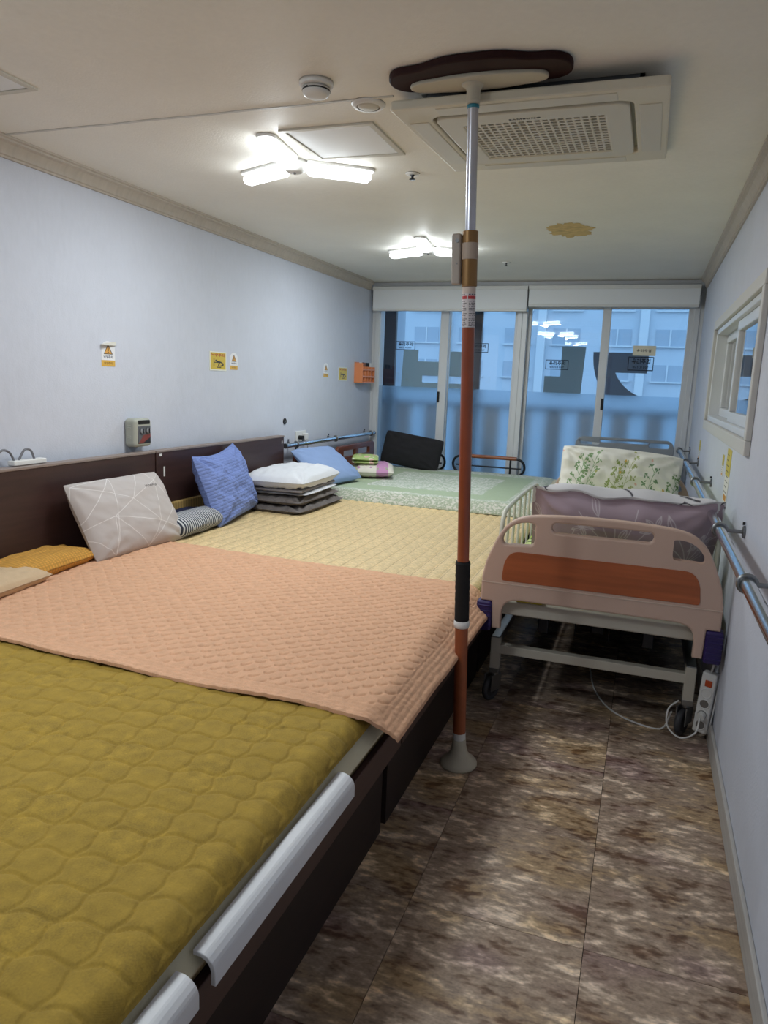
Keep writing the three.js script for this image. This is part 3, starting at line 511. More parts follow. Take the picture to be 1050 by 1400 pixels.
// ---------------------------------------------------------------- pillows and folded bedding on the beds
function place(o, [x, y, z], ry, lean = 0, roll = 0) { o.position.set(x, y, z); o.rotation.set(0, 0, 0); o.rotation.order = 'YXZ'; o.rotation.y = ry; o.rotation.x = lean; o.rotation.z = roll; return o; }
const plain = (c, s = 1, amt = 0.06, o = {}) => { const k = new THREE.Color(c), q = k.clone().convertLinearToSRGB(); return fabric(q.r * 255, q.g * 255, q.b * 255, s, amt, { bumpMap: rep(weaveBump, 3), bumpScale: 0.0005, ...o }); };
{ // grey cushion with white lines
  const tex = canvasTex(512, 384, (x, w, h) => {
    x.fillStyle = '#b9b1ae'; x.fillRect(0, 0, w, h); x.strokeStyle = '#dcd8d6'; x.lineWidth = 2.4;
    const n = [[60, 60], [150, 200], [210, 50], [250, 150], [330, 250], [390, 90], [440, 200], [120, 330], [260, 330], [480, 320], [20, 220], [500, 30], [350, 20]].map(([a, b]) => [(a - 256) * 1.24 + 256, (b - 190) * 1.3 + 192]);
    for (const [a, b] of [[0, 3], [0, 10], [2, 10], [2, 7], [3, 1], [3, 5], [3, 4], [1, 10], [1, 7], [1, 8], [4, 8], [4, 5], [4, 9], [5, 6], [6, 9], [5, 11], [12, 3], [12, 5], [6, 8], [10, 7], [2, 12], [0, 2], [6, 11], [1, 4]]) { x.beginPath(); x.moveTo(...n[a]); x.lineTo(...n[b]); x.stroke(); }
    x.strokeStyle = '#55504f'; x.lineWidth = 2.2; x.beginPath(); x.moveTo(345, 92);   // a small cursive scrawl, too small to read
    for (let i = 0; i < 60; i++) x.lineTo(345 + i * 1.5, 90 + 7 * Math.sin(i * 1.1) * Math.sin(i * 0.37 + 1)); x.stroke();
  });
  const c = thing('cushion', 'grey cushion with crossing white lines leaning on the headboard', 'pillow');
  obj('cover', pillowGeo(0.65, 0.4, 0.16, { pinch: 0.04, wr: 0.012, sd: 3, n: 44 }), phy({ map: tex, roughness: 0.85, bumpMap: rep(weaveBump, 3), bumpScale: 0.0004 }), c);
  place(c, [-2.24, 0.518, -2.845], PI / 2 - 0.03, -0.5);
  const b = thing('cushion', 'blue quilted cushion leaning on the headboard behind striped roll', 'pillow');
  const q = dataTex(256, 256, (u, v) => { const k = 1 + 0.05 * tileFbm(u, v, 8, 5, 4); return [120 * k, 140 * k, 200 * k]; });
  const qb = dataTex(256, 256, (u, v) => { const k = 255 * Math.pow(Math.abs(Math.sin(u * PI * 18 + Math.sin(v * PI * 36) * 0.5) * Math.sin(v * PI * 22)), 0.4); return [k, k, k]; }, false);
  obj('cover', pillowGeo(0.62, 0.43, 0.17, { pinch: 0.05, wr: 0.03, sd: 8, n: 44, sag: 0.03 }), phy({ map: q, roughness: 0.8, bumpMap: qb, bumpScale: 0.004, sheen: 0.3, sheenColor: new THREE.Color('#8fa2e0') }), b);
  place(b, [-2.27, 0.53, -3.77], PI / 2 + 0.14, -0.36, 0.06);
}
{ // striped roll, navy cloth and tan mat between the cushions
  const st = dataTex(512, 64, (u, v) => { const s = Math.sin(u * PI * 2 * 26) > 0; const k = 1 + 0.08 * tileFbm(u, v, 20, 3, 2); return s ? [48 * k, 55 * k, 70 * k] : [196 * k, 198 * k, 200 * k]; });
  const P = [], UVs = [], I = [], nu = 60, nv = 40;
  for (let i = 0; i <= nu; i++) for (let j = 0; j <= nv; j++) { const u = i / nu, a = j / nv * 2 * PI, e = Math.pow(1 - Math.pow(Math.abs(u * 2 - 1), 8), 0.35), r = e * (1 + 0.06 * N(u * 4, Math.cos(a) * 2, Math.sin(a) * 2)); P.push(Math.cos(a) * 0.1 * r, 0.064 + Math.sin(a) * 0.064 * r, (0.5 - u) * 0.46); UVs.push(u, j / nv); }
  for (let i = 0; i < nu; i++) for (let j = 0; j < nv; j++) { const p = i * (nv + 1) + j; I.push(p, p + nv + 1, p + 1, p + 1, p + nv + 1, p + nv + 2); }
  const g = new THREE.BufferGeometry(); g.setIndex(I); g.setAttribute('position', new THREE.Float32BufferAttribute(P, 3)); g.setAttribute('uv', new THREE.Float32BufferAttribute(UVs, 2)); g.computeVertexNormals();
  const r = tag(obj('striped_roll', g, std({ map: st, roughness: 0.9, side: THREE.DoubleSide })), 'rolled cloth with fine grey and white stripes before the blue cushion', 'rolled cloth'); r.position.set(-2.3, 0.515, -3.31); r.rotation.y = 0.05;
  const fold = (w, d, h, sd, layers = 3) => { const L = []; for (let k = 0; k < layers; k++) { const a = h / layers; L.push(sheet(30, 30, (u, v) => { const x = (u - 0.5) * w * (1 - 0.04 * k), z = (v - 0.5) * d * (1 - 0.03 * k), e = Math.pow(Math.max(0, (1 - Math.pow(Math.abs(u * 2 - 1), 6)) * (1 - Math.pow(Math.abs(v * 2 - 1), 6))), 0.3); return V(x + 0.02 * N(v * 3, sd + k), a * k + a * (0.25 + 0.72 * e) + 0.012 * fbm(u * 3 + sd, v * 3, k + sd, 2) * e, z + 0.02 * N(u * 3, sd + k, 4)); }, a * 0.25)); L.push(rbx(-w * 0.44, w * 0.44, a * k, a * (k + 0.7), -d * 0.44, d * 0.44, a * 0.3, 2)); } return L; };
  M.fold = fold;
  const nv2 = tag(obj('folded_cloth', fold(0.14, 0.4, 0.1, 4, 2), plain('#1d2345', 201)), 'navy folded cloth tucked against the headboard', 'cloth'); nv2.position.set(-2.425, 0.52, -3.4);
  const tn = tag(obj('bamboo_mat', uvBox(rbx(-0.012, 0.012, 0, 0.14, -0.25, 0.25, 0.01, 3)), std({ map: dataTex(256, 64, (u, v) => { const k = 0.8 + 0.3 * Math.abs(Math.sin(u * PI * 40)); return [176 * k, 146 * k, 88 * k]; }), roughness: 0.7 })), 'edge of a tan woven mat behind the navy cloth', 'mat'); tn.position.set(-2.487, 0.52, -3.55);
  const ytex = dataTex(256, 256, (u, v) => { const k = (0.86 + 0.2 * Math.abs(Math.sin(u * PI * 34)) * Math.abs(Math.sin(v * PI * 34))) * (1 + 0.1 * tileFbm(u, v, 5, 3, 3)); return [206 * k, 152 * k, 66 * k]; });
  const yt = thing('folded_towel', 'mustard waffle towel folded beside the grey cushion', 'towel', [-2.375, 0.515, -2.3], 0.06); obj('towel_body', pillowGeo(0.24, 0.56, 0.1, { pinch: 0.01, wr: 0.014, sd: 12 }).rotateX(-PI / 2).translate(0, 0.045, 0.28), phy({ map: ytex, roughness: 0.9, bumpMap: rep(weaveBump, 1.4), bumpScale: 0.002 }), yt);
  const bt = thing('small_pillow', 'beige small pillow beside the mustard towel', 'pillow', [-2.32, 0.515, -2.02], 0.1); obj('cover', pillowGeo(0.28, 0.4, 0.09, { pinch: 0.03, wr: 0.012, sd: 17 }).rotateX(-PI / 2).translate(0, 0.042, 0.2), plain('#c8ad8c', 205), bt);
}
{ // folded bedding on the yellow quilt
  const gt = thing('folded_quilt', 'charcoal folded quilt beneath the white folded duvet', 'folded quilt', [-2.22, 0.512, -4.39], 0.0), gm = plain('#6b6461', 211, 0.35);
  for (let k = 0; k < 2; k++) obj('layer', pillowGeo(0.47 - 0.03 * k, 0.72 - 0.06 * k, 0.07, { pinch: 0, wr: 0.03, sd: 61 + k, n: 44 }).rotateX(-PI / 2).translate(-0.01 * k, 0.03 + 0.05 * k, 0.36 - 0.03 * k), gm, gt);
  const wt = thing('folded_duvet', 'white folded duvet on top of the charcoal quilt', 'duvet', [-2.24, 0.618, -4.42], 0.06);
  obj('lower_fold', pillowGeo(0.43, 0.6, 0.04, { pinch: 0, wr: 0.01, sd: 71, n: 36 }).rotateX(-PI / 2).translate(0.01, 0.02, 0.3), plain('#dcdde2', 213, 0.03), wt);
  obj('upper_fold', pillowGeo(0.46, 0.72, 0.15, { pinch: 0.0, wr: 0.02, sd: 22 }).rotateX(-PI / 2).translate(0, 0.1, 0.36), plain('#dfe1e6', 214, 0.03), wt);
  obj('grey_lining', rbx(-0.2, 0.2, 0.034, 0.052, -0.3, 0.32, 0.009, 2), plain('#8f8a8c', 215, 0.2), wt);
  const lb = thing('pillow', 'light blue pillow beside the white folded duvet', 'pillow'); obj('cover', pillowGeo(0.56, 0.4, 0.12, { pinch: 0.03, wr: 0.012, sd: 31 }), plain('#8aa2cc', 217, 0.05), lb); place(lb, [-2.11, 0.615, -5.03], PI / 2 - 0.14, -0.95);
}
{ // bedding on the far bed
  const p = thing('pillow', 'white and pink floral pillow under the green folded blanket', 'pillow', [-2.13, 0.592, -5.68], 0.35);
  const ft = canvasTex(256, 256, (x, w, h) => { x.fillStyle = '#d9d3c6'; x.fillRect(0, 0, w, h); x.fillStyle = '#c08bb2'; x.fillRect(150, 0, 70, h); x.fillStyle = '#a9ad92'; x.fillRect(0, 0, 40, h); for (let i = 0; i < 50; i++) { x.fillStyle = ['#b583a8', '#dfe0d6', '#9aa886'][i % 3]; x.beginPath(); x.arc(rnd() * w, rnd() * h, 4 + rnd() * 6, 0, 7); x.fill(); } });
  obj('cover', pillowGeo(0.36, 0.52, 0.12, { pinch: 0.04, wr: 0.012, sd: 41 }).rotateX(-PI / 2).translate(0, 0.055, 0.26), phy({ map: ft, roughness: 0.85 }), p);
  const gb = thing('folded_blanket', 'green and pink folded blanket on the floral pillow', 'blanket', [-2.2, 0.7, -5.68], 0.35);
  const gt = canvasTex(128, 128, (x, w, h) => { x.fillStyle = '#a9bd76'; x.fillRect(0, 0, w, h); for (let i = 0; i < 26; i++) { x.fillStyle = ['#dcb6a8', '#d9dcc2', '#86a052'][i % 3]; x.beginPath(); x.arc(rnd() * w, rnd() * h, 5 + rnd() * 8, 0, 7); x.fill(); } });
  for (let k = 0; k < 2; k++) obj('layer', pillowGeo(0.22, 0.42 - 0.03 * k, 0.036, { pinch: 0, wr: 0.01, sd: 81 + k, n: 26 }).rotateX(-PI / 2).translate(0, 0.016 + 0.025 * k, 0.21), phy({ map: gt, roughness: 0.9 }), gb);
  const d = thing('pillow', 'black textured pillow leaning against the window rail', 'pillow'); obj('cover', pillowGeo(0.58, 0.31, 0.12, { pinch: 0.02, wr: 0.01, sd: 47 }), plain('#1a191d', 219, 0.6), d); place(d, [-2.04, 0.6, -6.36], 0.02, -0.25, -0.13);
}

// ---------------------------------------------------------------- the hospital bed by the right wall
const BZ = -2.87, BH = -4.97;
{
  const t = thing('hospital_bed', 'beige hospital bed with wood panel footboard and casters', 'bed', [-0.12, 0, BZ]);
  const bm = std({ color: '#c8ab9b', roughness: 0.48, bumpMap: rep(grainBump, 6), bumpScale: 0.0003 }), pw = std({ map: wood(166, 90, 52, 151), roughness: 0.4 }), pur = std({ color: '#2a1c58', roughness: 0.45 }), cm = std({ color: '#b9b3a6', roughness: 0.5 });
  const board = () => {
    const s = new THREE.Shape(); // outline, x from the bed's middle
    s.moveTo(-0.458, 0.50); s.lineTo(-0.458, 0.60); s.lineTo(-0.446, 0.665); s.bezierCurveTo(-0.42, 0.74, -0.4, 0.79, -0.372, 0.822); s.bezierCurveTo(-0.34, 0.858, -0.3, 0.87, -0.24, 0.876);
    s.bezierCurveTo(-0.1, 0.889, 0.1, 0.889, 0.24, 0.876); s.bezierCurveTo(0.3, 0.87, 0.34, 0.858, 0.372, 0.822); s.bezierCurveTo(0.4, 0.79, 0.42, 0.74, 0.446, 0.665); s.lineTo(0.458, 0.60); s.lineTo(0.458, 0.50);
    s.lineTo(0.41, 0.5); s.lineTo(0.405, 0.385); s.lineTo(0.37, 0.385); s.lineTo(0.37, 0.44); s.bezierCurveTo(0.368, 0.5, 0.345, 0.512, 0.29, 0.515); s.lineTo(-0.29, 0.515); s.bezierCurveTo(-0.345, 0.512, -0.368, 0.5, -0.37, 0.44); s.lineTo(-0.37, 0.385); s.lineTo(-0.405, 0.385); s.lineTo(-0.41, 0.5); s.lineTo(-0.458, 0.5);
    for (const k of [-1, 1]) { const h = new THREE.Path(); h.moveTo(k * 0.255, 0.825); h.bezierCurveTo(k * 0.25, 0.84, k * 0.27, 0.843, k * 0.29, 0.842); h.bezierCurveTo(k * 0.345, 0.838, k * 0.375, 0.8, k * 0.383, 0.77); h.bezierCurveTo(k * 0.386, 0.745, k * 0.37, 0.744, k * 0.35, 0.746); h.lineTo(k * 0.275, 0.75); h.bezierCurveTo(k * 0.25, 0.752, k * 0.255, 0.775, k * 0.255, 0.825); s.holes.push(h); }
    s.holes.push(roundRect(0.38, 0.042, 0.02, 0, 0.832, THREE.Path)); return extrude(s, 0.04, 0.007, 10);
  };
  const fb = obj('footboard', board(), bm, t); fb.position.z = -0.04;
  const ps = new THREE.Shape(); ps.moveTo(-0.365, 0.595); ps.lineTo(0.365, 0.595); ps.bezierCurveTo(0.372, 0.595, 0.375, 0.6, 0.375, 0.61); ps.lineTo(0.37, 0.66); ps.bezierCurveTo(0.36, 0.7, 0.345, 0.718, 0.31, 0.72); ps.lineTo(-0.31, 0.72); ps.bezierCurveTo(-0.345, 0.718, -0.36, 0.7, -0.37, 0.66); ps.lineTo(-0.375, 0.61); ps.bezierCurveTo(-0.375, 0.6, -0.372, 0.595, -0.365, 0.595);
  obj('wood_panel', uvXY(extrude(ps, 0.006, 0.001)).translate(0, 0, 0.038), pw, fb);
  obj('moulded_seam', rbx(-0.457, 0.457, 0.578, 0.583, 0.038, 0.0425, 0.001), std({ color: '#c9b3a4', roughness: 0.5 }), fb);
  const hb = obj('headboard', board(), bm, t); hb.position.z = BH - BZ;
  for (const k of [-1, 1]) { const q = obj('bumper', rbx(k * 0.44 - 0.032, k * 0.44 + 0.032, 0.37, 0.5, -0.06, 0.008, 0.012, 3), pur, t); const rr = []; for (let i = 0; i < 5; i++) rr.push(rbx(k * 0.44 - 0.026, k * 0.44 + 0.03, 0.388 + i * 0.022, 0.395 + i * 0.022, 0.004, 0.012, 0.003)); obj('bumper_rib', rr, pur, q); }
  obj('end_crossbar', rbx(-0.38, 0.38, 0.435, 0.495, -0.1, -0.05, 0.008), cm, t);
  obj('bed_deck', [rbx(-0.42, 0.42, 0.44, 0.49, -2.08, -0.1, 0.01), rbx(-0.43, -0.39, 0.4, 0.46, -2.08, -0.06, 0.006), rbx(0.39, 0.43, 0.4, 0.46, -2.08, -0.06, 0.006)], M.darksteel, t);
  // lower chassis
  const lf = [], zc = -0.15, zb = -1.95;
  obj('chassis_crossbar', [rbx(-0.39, 0.39, 0.228, 0.268, zc - 0.02, zc + 0.02, 0.004)], cm, t);
  obj('chassis_side', [rbx(-0.425, -0.385, 0.268, 0.305, zb, zc + 0.02, 0.004)], M.steel, t); obj('chassis_side', [rbx(0.365, 0.405, 0.268, 0.305, zb, zc + 0.02, 0.004)], M.steel, t);
  obj('chassis_crossbar', rbx(-0.39, 0.39, 0.228, 0.268, zb, zb + 0.04, 0.004), cm, t); obj('motor_beam', rbx(-0.26, 0.26, 0.3, 0.34, -0.62, -0.57, 0.006), M.steel, t);
  obj('linkage', [rbx(-0.235, -0.19, 0.34, 0.44, -0.2, -0.16, 0.006), rbx(0.19, 0.235, 0.34, 0.44, -0.2, -0.16, 0.006), rbx(-0.1, -0.094, 0.25, 0.31, -0.45, -0.44), rbx(0.05, 0.056, 0.25, 0.31, -0.45, -0.44), rbx(-0.03, 0.03, 0.27, 0.33, -1.1, -0.45, 0.01)], M.darksteel, t);
  for (const [x, z] of [[-0.405, zc], [0.385, zc], [-0.405, zb + 0.02], [0.385, zb + 0.02]]) {
    const l = obj('leg', rbx(x - 0.021, x + 0.021, 0.145, 0.3, z - 0.021, z + 0.021, 0.004), cm, t); obj('leg_cap', rbx(x - 0.0215, x + 0.0215, 0.135, 0.16, z - 0.0215, z + 0.0215, 0.003), M.steel, l);
    const w = new THREE.TorusGeometry(0.042, 0.014, 10, 28), hub = new THREE.CylinderGeometry(0.04, 0.04, 0.018, 24).rotateX(PI / 2), a = 1.15;
    const c = obj('caster', merge([w, hub]).rotateY(a).translate(x - 0.012, 0.057, z + 0.0), std({ color: '#3c3d41', roughness: 0.55 }), l);
    obj('caster_fork', [rb(0.07, 0.075, 0.006, 0.003).translate(0, 0.09, 0.019).rotateY(a).translate(x - 0.006, 0, z), rb(0.07, 0.075, 0.006, 0.003).translate(0, 0.09, -0.019).rotateY(a).translate(x - 0.006, 0, z), bar([x, 0.125, z], [x, 0.14, z], 0.018)], M.steel, c);
  }
  // folding side rails of pale tube
  for (const k of [-1, 1]) {
    const rl = std({ color: '#c9c8ba', roughness: 0.4 }), x = k * 0.452, L = [];
    L.push(tube([[x, 0.5, -0.36], [x, 0.74, -0.36], [x, 0.8, -0.4], [x, 0.815, -0.5], [x, 0.815, -1.35], [x, 0.8, -1.45], [x, 0.74, -1.49], [x, 0.5, -1.49]], 0.011, 90, 10));
    const r = obj('side_rail', L, rl, t); for (let i = 1; i < 7; i++) obj('rail_bar', bar([x, 0.5, -0.36 - i * 0.161], [x, 0.812, -0.36 - i * 0.161], 0.007), rl, r);
  }
  // mattress with a bright green patterned sheet
  const sh = canvasTex(512, 512, (x, w, h) => { x.fillStyle = '#c8d68c'; x.fillRect(0, 0, w, h); for (let i = 0; i < 150; i++) { x.fillStyle = ['#a9cc2e', '#dfe6cc', '#8fb81f', '#5d6d3a'][i % 4]; x.save(); x.translate(rnd() * w, rnd() * h); x.rotate(rnd() * 7); x.beginPath(); x.ellipse(0, 0, 26, 8, 0, 0, 7); x.fill(); x.restore(); } });
  const m = thing('mattress', 'mattress in a lime leaf-patterned sheet on the hospital bed', 'mattress', [-0.12, 0.492, BZ - 1.06]);
  obj('sheet_cover', uvBoxTop(rbx(-0.415, 0.415, 0, 0.1, -0.98, 0.98, 0.03, 3)), std({ map: sh, roughness: 0.85 }), m);
  tag(obj('yellow_strap', rbx(-0.44, -0.33, 0.497, 0.52, BZ - 0.1, BZ - 0.042, 0.006), std({ color: '#b9a93a', roughness: 0.7 })), 'yellow cloth edge sticking out below the footboard', 'cloth');
}
function uvXY(g) { const p = g.attributes.position, uv = g.attributes.uv; for (let i = 0; i < p.count; i++) uv.setXY(i, p.getX(i), p.getY(i)); return g; }
function uvBoxTop(g) { const p = g.attributes.position, uv = g.attributes.uv; for (let i = 0; i < p.count; i++) uv.setXY(i, p.getX(i) + p.getY(i), p.getZ(i) + p.getY(i) * 0.3); return g; }
{ // the two pillows on it
  const lt = canvasTex(512, 320, (x, w, h) => {
    x.fillStyle = '#a4919c'; x.fillRect(0, 0, w, h); x.strokeStyle = '#c9bfc6'; x.lineWidth = 2.6; const br = (ax, ay, ang, len) => { x.beginPath(); x.moveTo(ax, ay); x.quadraticCurveTo(ax + Math.cos(ang - 0.2) * len * 0.5, ay - Math.sin(ang - 0.2) * len * 0.5, ax + Math.cos(ang) * len, ay - Math.sin(ang) * len); x.stroke(); };
    const leaf = (cx, cy, a, l) => { x.save(); x.translate(cx, cy); x.rotate(-a); x.beginPath(); x.moveTo(0, 0); x.quadraticCurveTo(l / 2, -l * 0.35, l, 0); x.quadraticCurveTo(l / 2, l * 0.35, 0, 0); x.moveTo(0, 0); x.lineTo(l, 0); x.stroke(); x.restore(); };
    for (const [cx, cy] of [[230, 170], [70, 240], [430, 200]]) { for (let i = 0; i < 7; i++) { const a = 0.5 + i * 0.34; br(cx, cy, a, 110 + (i % 3) * 25); } leaf(cx + 70, cy - 95, 0.4, 60); leaf(cx - 40, cy - 130, 2, 50); leaf(cx + 20, cy - 60, 1.2, 46); }
    for (const [cx, cy] of [[340, 60], [150, 80], [460, 130]]) for (let i = 0; i < 5; i++) leaf(cx, cy, i * 1.25, 34); x.beginPath(); x.arc(350, 230, 60, 3.3, 6.1); x.stroke(); x.beginPath(); x.arc(110, 200, 50, 3.3, 6.1); x.stroke();
  });
  const bt = canvasTex(256, 160, (x, w, h) => { x.fillStyle = '#d6d5d8'; x.fillRect(0, 0, w, h); x.strokeStyle = '#33323a'; x.lineWidth = 2; for (let i = 0; i < 46; i++) { x.beginPath(); const ax = rnd() * w, ay = rnd() * h; x.moveTo(ax, ay); x.quadraticCurveTo(ax + rnd() * 40 - 20, ay + rnd() * 30 - 15, ax + rnd() * 60 - 30, ay + rnd() * 40 - 20); x.stroke(); } });
  const p = thing('flanged_pillow', 'mauve pillow with white leaf drawing behind the footboard', 'pillow');
  const g = pillowGeo(0.78, 0.42, 0.22, { pinch: 0.03, wr: 0.014, sd: 51, n: 44, flange: 0.1, sag: 0.02, extra: (x, y, z, U, Q, side) => [x, y + (side < 0 ? 0.05 * Math.sin(PI * clamp((Q - 0.5) / 0.5, 0, 1)) : 0) + 0.008 * Math.sin(U * 9) * (Q > 0.6 ? 1 : 0) * Q, z + 0.006 * Math.sin(U * 13 + Q * 5) * smooth(0.8, 1, Math.max(Math.abs(U), Math.abs(Q)))] }), half = g.index.count / 2, A = g.index.array;
  const front = g.clone(), back = g.clone(); const fi = [], bi = []; for (let i = 0; i < A.length; i += 3) (A[i] < 45 * 45 ? fi : bi).push(A[i], A[i + 1], A[i + 2]); front.setIndex(fi); back.setIndex(bi);
  obj('front_cover', front.toNonIndexed(), phy({ map: lt, roughness: 0.85 }), p); const bc = obj('back_cover', back.toNonIndexed(), phy({ map: bt, roughness: 0.85 }), p); bc.userData.label = 'white back with black line drawing';
  place(p, [-0.065, 0.59, -3.34], 0.03, 0.56, -0.025);
  const gt = canvasTex(512, 256, (x, w, h) => {
    x.fillStyle = '#e2e0d6'; x.fillRect(0, 0, w, h);
    const plant = (px, py, hh, c, n) => { x.strokeStyle = c; x.fillStyle = c; x.lineWidth = 1.6; for (let i = 0; i < n; i++) { const t = i / n, a = (i % 2 ? 1 : -1) * (0.5 + 0.4 * rnd()); const bx0 = px + t * hh * 0.25, by = py - t * hh, ex = bx0 + Math.sin(a) * hh * 0.32 * (1 - t * 0.6), ey = by - Math.cos(a) * hh * 0.2; x.beginPath(); x.moveTo(bx0, by); x.lineTo(ex, ey); x.stroke(); for (let k = 0; k < 7; k++) { x.beginPath(); x.ellipse(ex + rnd() * 18 - 9, ey + rnd() * 16 - 8, 4.5, 2.4, rnd() * 6, 0, 7); x.fill(); } } x.beginPath(); x.moveTo(px, py); x.lineTo(px + hh * 0.25, py - hh); x.stroke(); };
    plant(70, 225, 170, '#6f9160', 14); plant(110, 235, 190, '#7e9c6c', 12); plant(225, 225, 150, '#8a9a56', 13); plant(260, 230, 180, '#9aa36a', 10); plant(360, 220, 150, '#6c8a66', 9); plant(460, 240, 150, '#6d8c5a', 12);
    for (let i = 0; i < 16; i++) { x.fillStyle = ['#c8a24e', '#b98f78', '#d9b0a0', '#a9aa66'][i % 4]; x.beginPath(); x.ellipse(rnd() * w, rnd() * h, 6, 4, rnd() * 6, 0, 7); x.fill(); }
  });
  const q = thing('pillow', 'white pillow with green fern print leaning on the beige headboard', 'pillow');
  obj('cover', pillowGeo(0.76, 0.43, 0.2, { pinch: 0.05, wr: 0.04, sd: 57, n: 44, sag: -0.02 }), phy({ map: gt, roughness: 0.8 }), q); place(q, [-0.14, 0.6, -4.72], 0.04, -0.28, -0.05);
}
{ // grey end board standing at the window
  const t = thing('grey_care_bed', 'grey plastic ended bed standing in front of window', 'bed', [-0.16, 0, -6.5]);
  const s = new THREE.Shape(); s.moveTo(-0.4, 0.03); s.lineTo(-0.4, 0.9); s.bezierCurveTo(-0.4, 0.95, -0.37, 0.975, -0.33, 0.977); s.lineTo(0.33, 0.977); s.bezierCurveTo(0.37, 0.975, 0.4, 0.95, 0.4, 0.9); s.lineTo(0.4, 0.03);
  for (const k of [-1, 1]) s.holes.push(roundRect(0.16, 0.04, 0.018, k * 0.28, 0.93, THREE.Path)); s.holes.push(roundRect(0.4, 0.02, 0.009, 0, 0.945, THREE.Path));
  obj('end_board', extrude(s, 0.03, 0.006), std({ color: '#8a9096', roughness: 0.5 }), t); obj('bed_base', rbx(-0.38, 0.38, 0.1, 0.42, 0.03, 1.4, 0.01), M.darksteel, t); obj('bed_mattress', rbx(-0.39, 0.39, 0.42, 0.55, 0.03, 1.42, 0.03, 3), M.blackcloth, t); for (const k of [-1, 1]) obj('foot', rbx(k * 0.34 - 0.03, k * 0.34 + 0.03, 0, 0.04, -0.01, 0.04, 0.006), M.black, t);
}

// ---------------------------------------------------------------- handrails
function handrail(label, x, wallX, y, z0, z1, brackets, mat) {
  const t = thing('handrail', label, 'handrail', [x, y, 0], 0, 'chrome wall handrails'), s = Math.sign(wallX - x), r = 0.018;
  obj('rail', [bar([0, 0, z0], [0, 0, z1], r, 20)], M.chrome, t);
  for (const z of [z0, z1]) obj('end_cap', bar([0, 0, z - 0.004], [0, 0, z + 0.004], r + 0.002, 20), M.steel, t);
  for (const z of brackets) {
    const b = obj('bracket', [new THREE.TorusGeometry(r + 0.004, 0.006, 8, 20).translate(0, 0, z), bar([s * r, 0.0, z], [wallX - x, 0.0, z], 0.007), bar([wallX - x - s * 0.008, 0, z], [wallX - x, 0, z], 0.022)], M.steel, t);
    obj('screw', bar([wallX - x - s * 0.003, 0.03, z], [wallX - x - s * 0.011, 0.03, z], 0.006), M.darksteel, b);
  }
}
handrail('chrome handrail on right-angle brackets beside the hospital bed', 0.283, XR, 0.905, -6.6, 0.3, [-6.45, -5.4, -4.25, -2.78, -2.0, -0.8]);
handrail('chrome handrail above the wooden headboards', XL + 0.075, XL, 0.875, -6.69, -4.82, [-6.6, -5.75, -5.0]);

// ---------------------------------------------------------------- things on the left wall
// Korean letters drawn stroke by stroke in a 10 x 10 box
const JA = {
  yu: [['o', 5, 2.6, 2], [0.5, 6, 9.5, 6], [3.4, 6, 3.4, 9.3], [6.6, 6, 6.6, 9.3]], ri: [[1, 1.5, 5, 1.5], [5, 1.5, 5, 4.6], [1, 4.6, 5, 4.6], [1, 4.6, 1, 8], [1, 8, 5.4, 8], [8.4, 0.5, 8.4, 9.5]],
  ju: [[1.5, 1, 8.5, 1], [5, 1, 1.8, 4.6], [5, 1.2, 8.2, 4.6], [0.5, 6, 9.5, 6], [5, 6, 5, 9.5]], ui: [['o', 3.6, 3, 2], [0.6, 7.4, 6.8, 7.4], [8.6, 0.5, 8.6, 9.5]],
  nak: [[1.2, 0.8, 1.2, 4], [1.2, 4, 5.5, 4], [7.4, 0.3, 7.4, 5], [7.4, 2.6, 9.4, 2.6], [2, 6.2, 7.6, 6.2], [7.6, 6.2, 7.6, 9.6]], sang: [[3.2, 0.6, 1, 4.4], [3.2, 0.8, 5.4, 4.4], [7.4, 0.3, 7.4, 5], [7.4, 2.6, 9.4, 2.6], ['o', 5, 7.7, 1.7]],
  sim: [[3.2, 0.6, 1, 4.4], [3.2, 0.8, 5.4, 4.4], [7.8, 0.3, 7.8, 5], [2, 6.2, 7.8, 6.2], [7.8, 6.2, 7.8, 9.4], [2, 9.4, 7.8, 9.4], [2, 6.2, 2, 9.4]],
};
function hangul(x, word, px, py, s, lw, gap = 1.05) { x.lineWidth = lw; x.lineCap = 'round'; word.forEach((k, i) => { const ox = px + i * s * gap, f = s / 10; for (const a of JA[k]) { x.beginPath(); if (a[0] === 'o') x.arc(ox + a[1] * f, py + a[2] * f, a[3] * f, 0, 7); else { x.moveTo(ox + a[0] * f, py + a[1] * f); x.lineTo(ox + a[2] * f, py + a[3] * f); } x.stroke(); } }); }
function onLeftWall(o, y, z) { o.position.set(XL, y, z); o.rotation.y = PI / 2; return o; }
const warnTex = canvasTex(160, 240, (x, w, h) => {
  x.fillStyle = '#e3e3e6'; x.fillRect(0, 0, w, h); x.strokeStyle = '#3b3020'; x.lineWidth = 7; x.fillStyle = '#d9a04a'; x.beginPath(); x.moveTo(80, 34); x.lineTo(128, 122); x.lineTo(32, 122); x.closePath(); x.fill(); x.stroke(); x.fillStyle = '#2c2418'; x.fillRect(74, 62, 12, 34); x.fillRect(74, 102, 12, 11);
  x.strokeStyle = '#262a3a'; hangul(x, ['nak', 'sang', 'ju', 'ui'], 24, 138, 27, 4); x.fillStyle = '#d2a544'; x.fillRect(0, 182, w, 58); x.strokeStyle = '#6a4c1a'; hangul(x, ['nak', 'sang', 'ju', 'ui'], 28, 198, 24, 3);
});
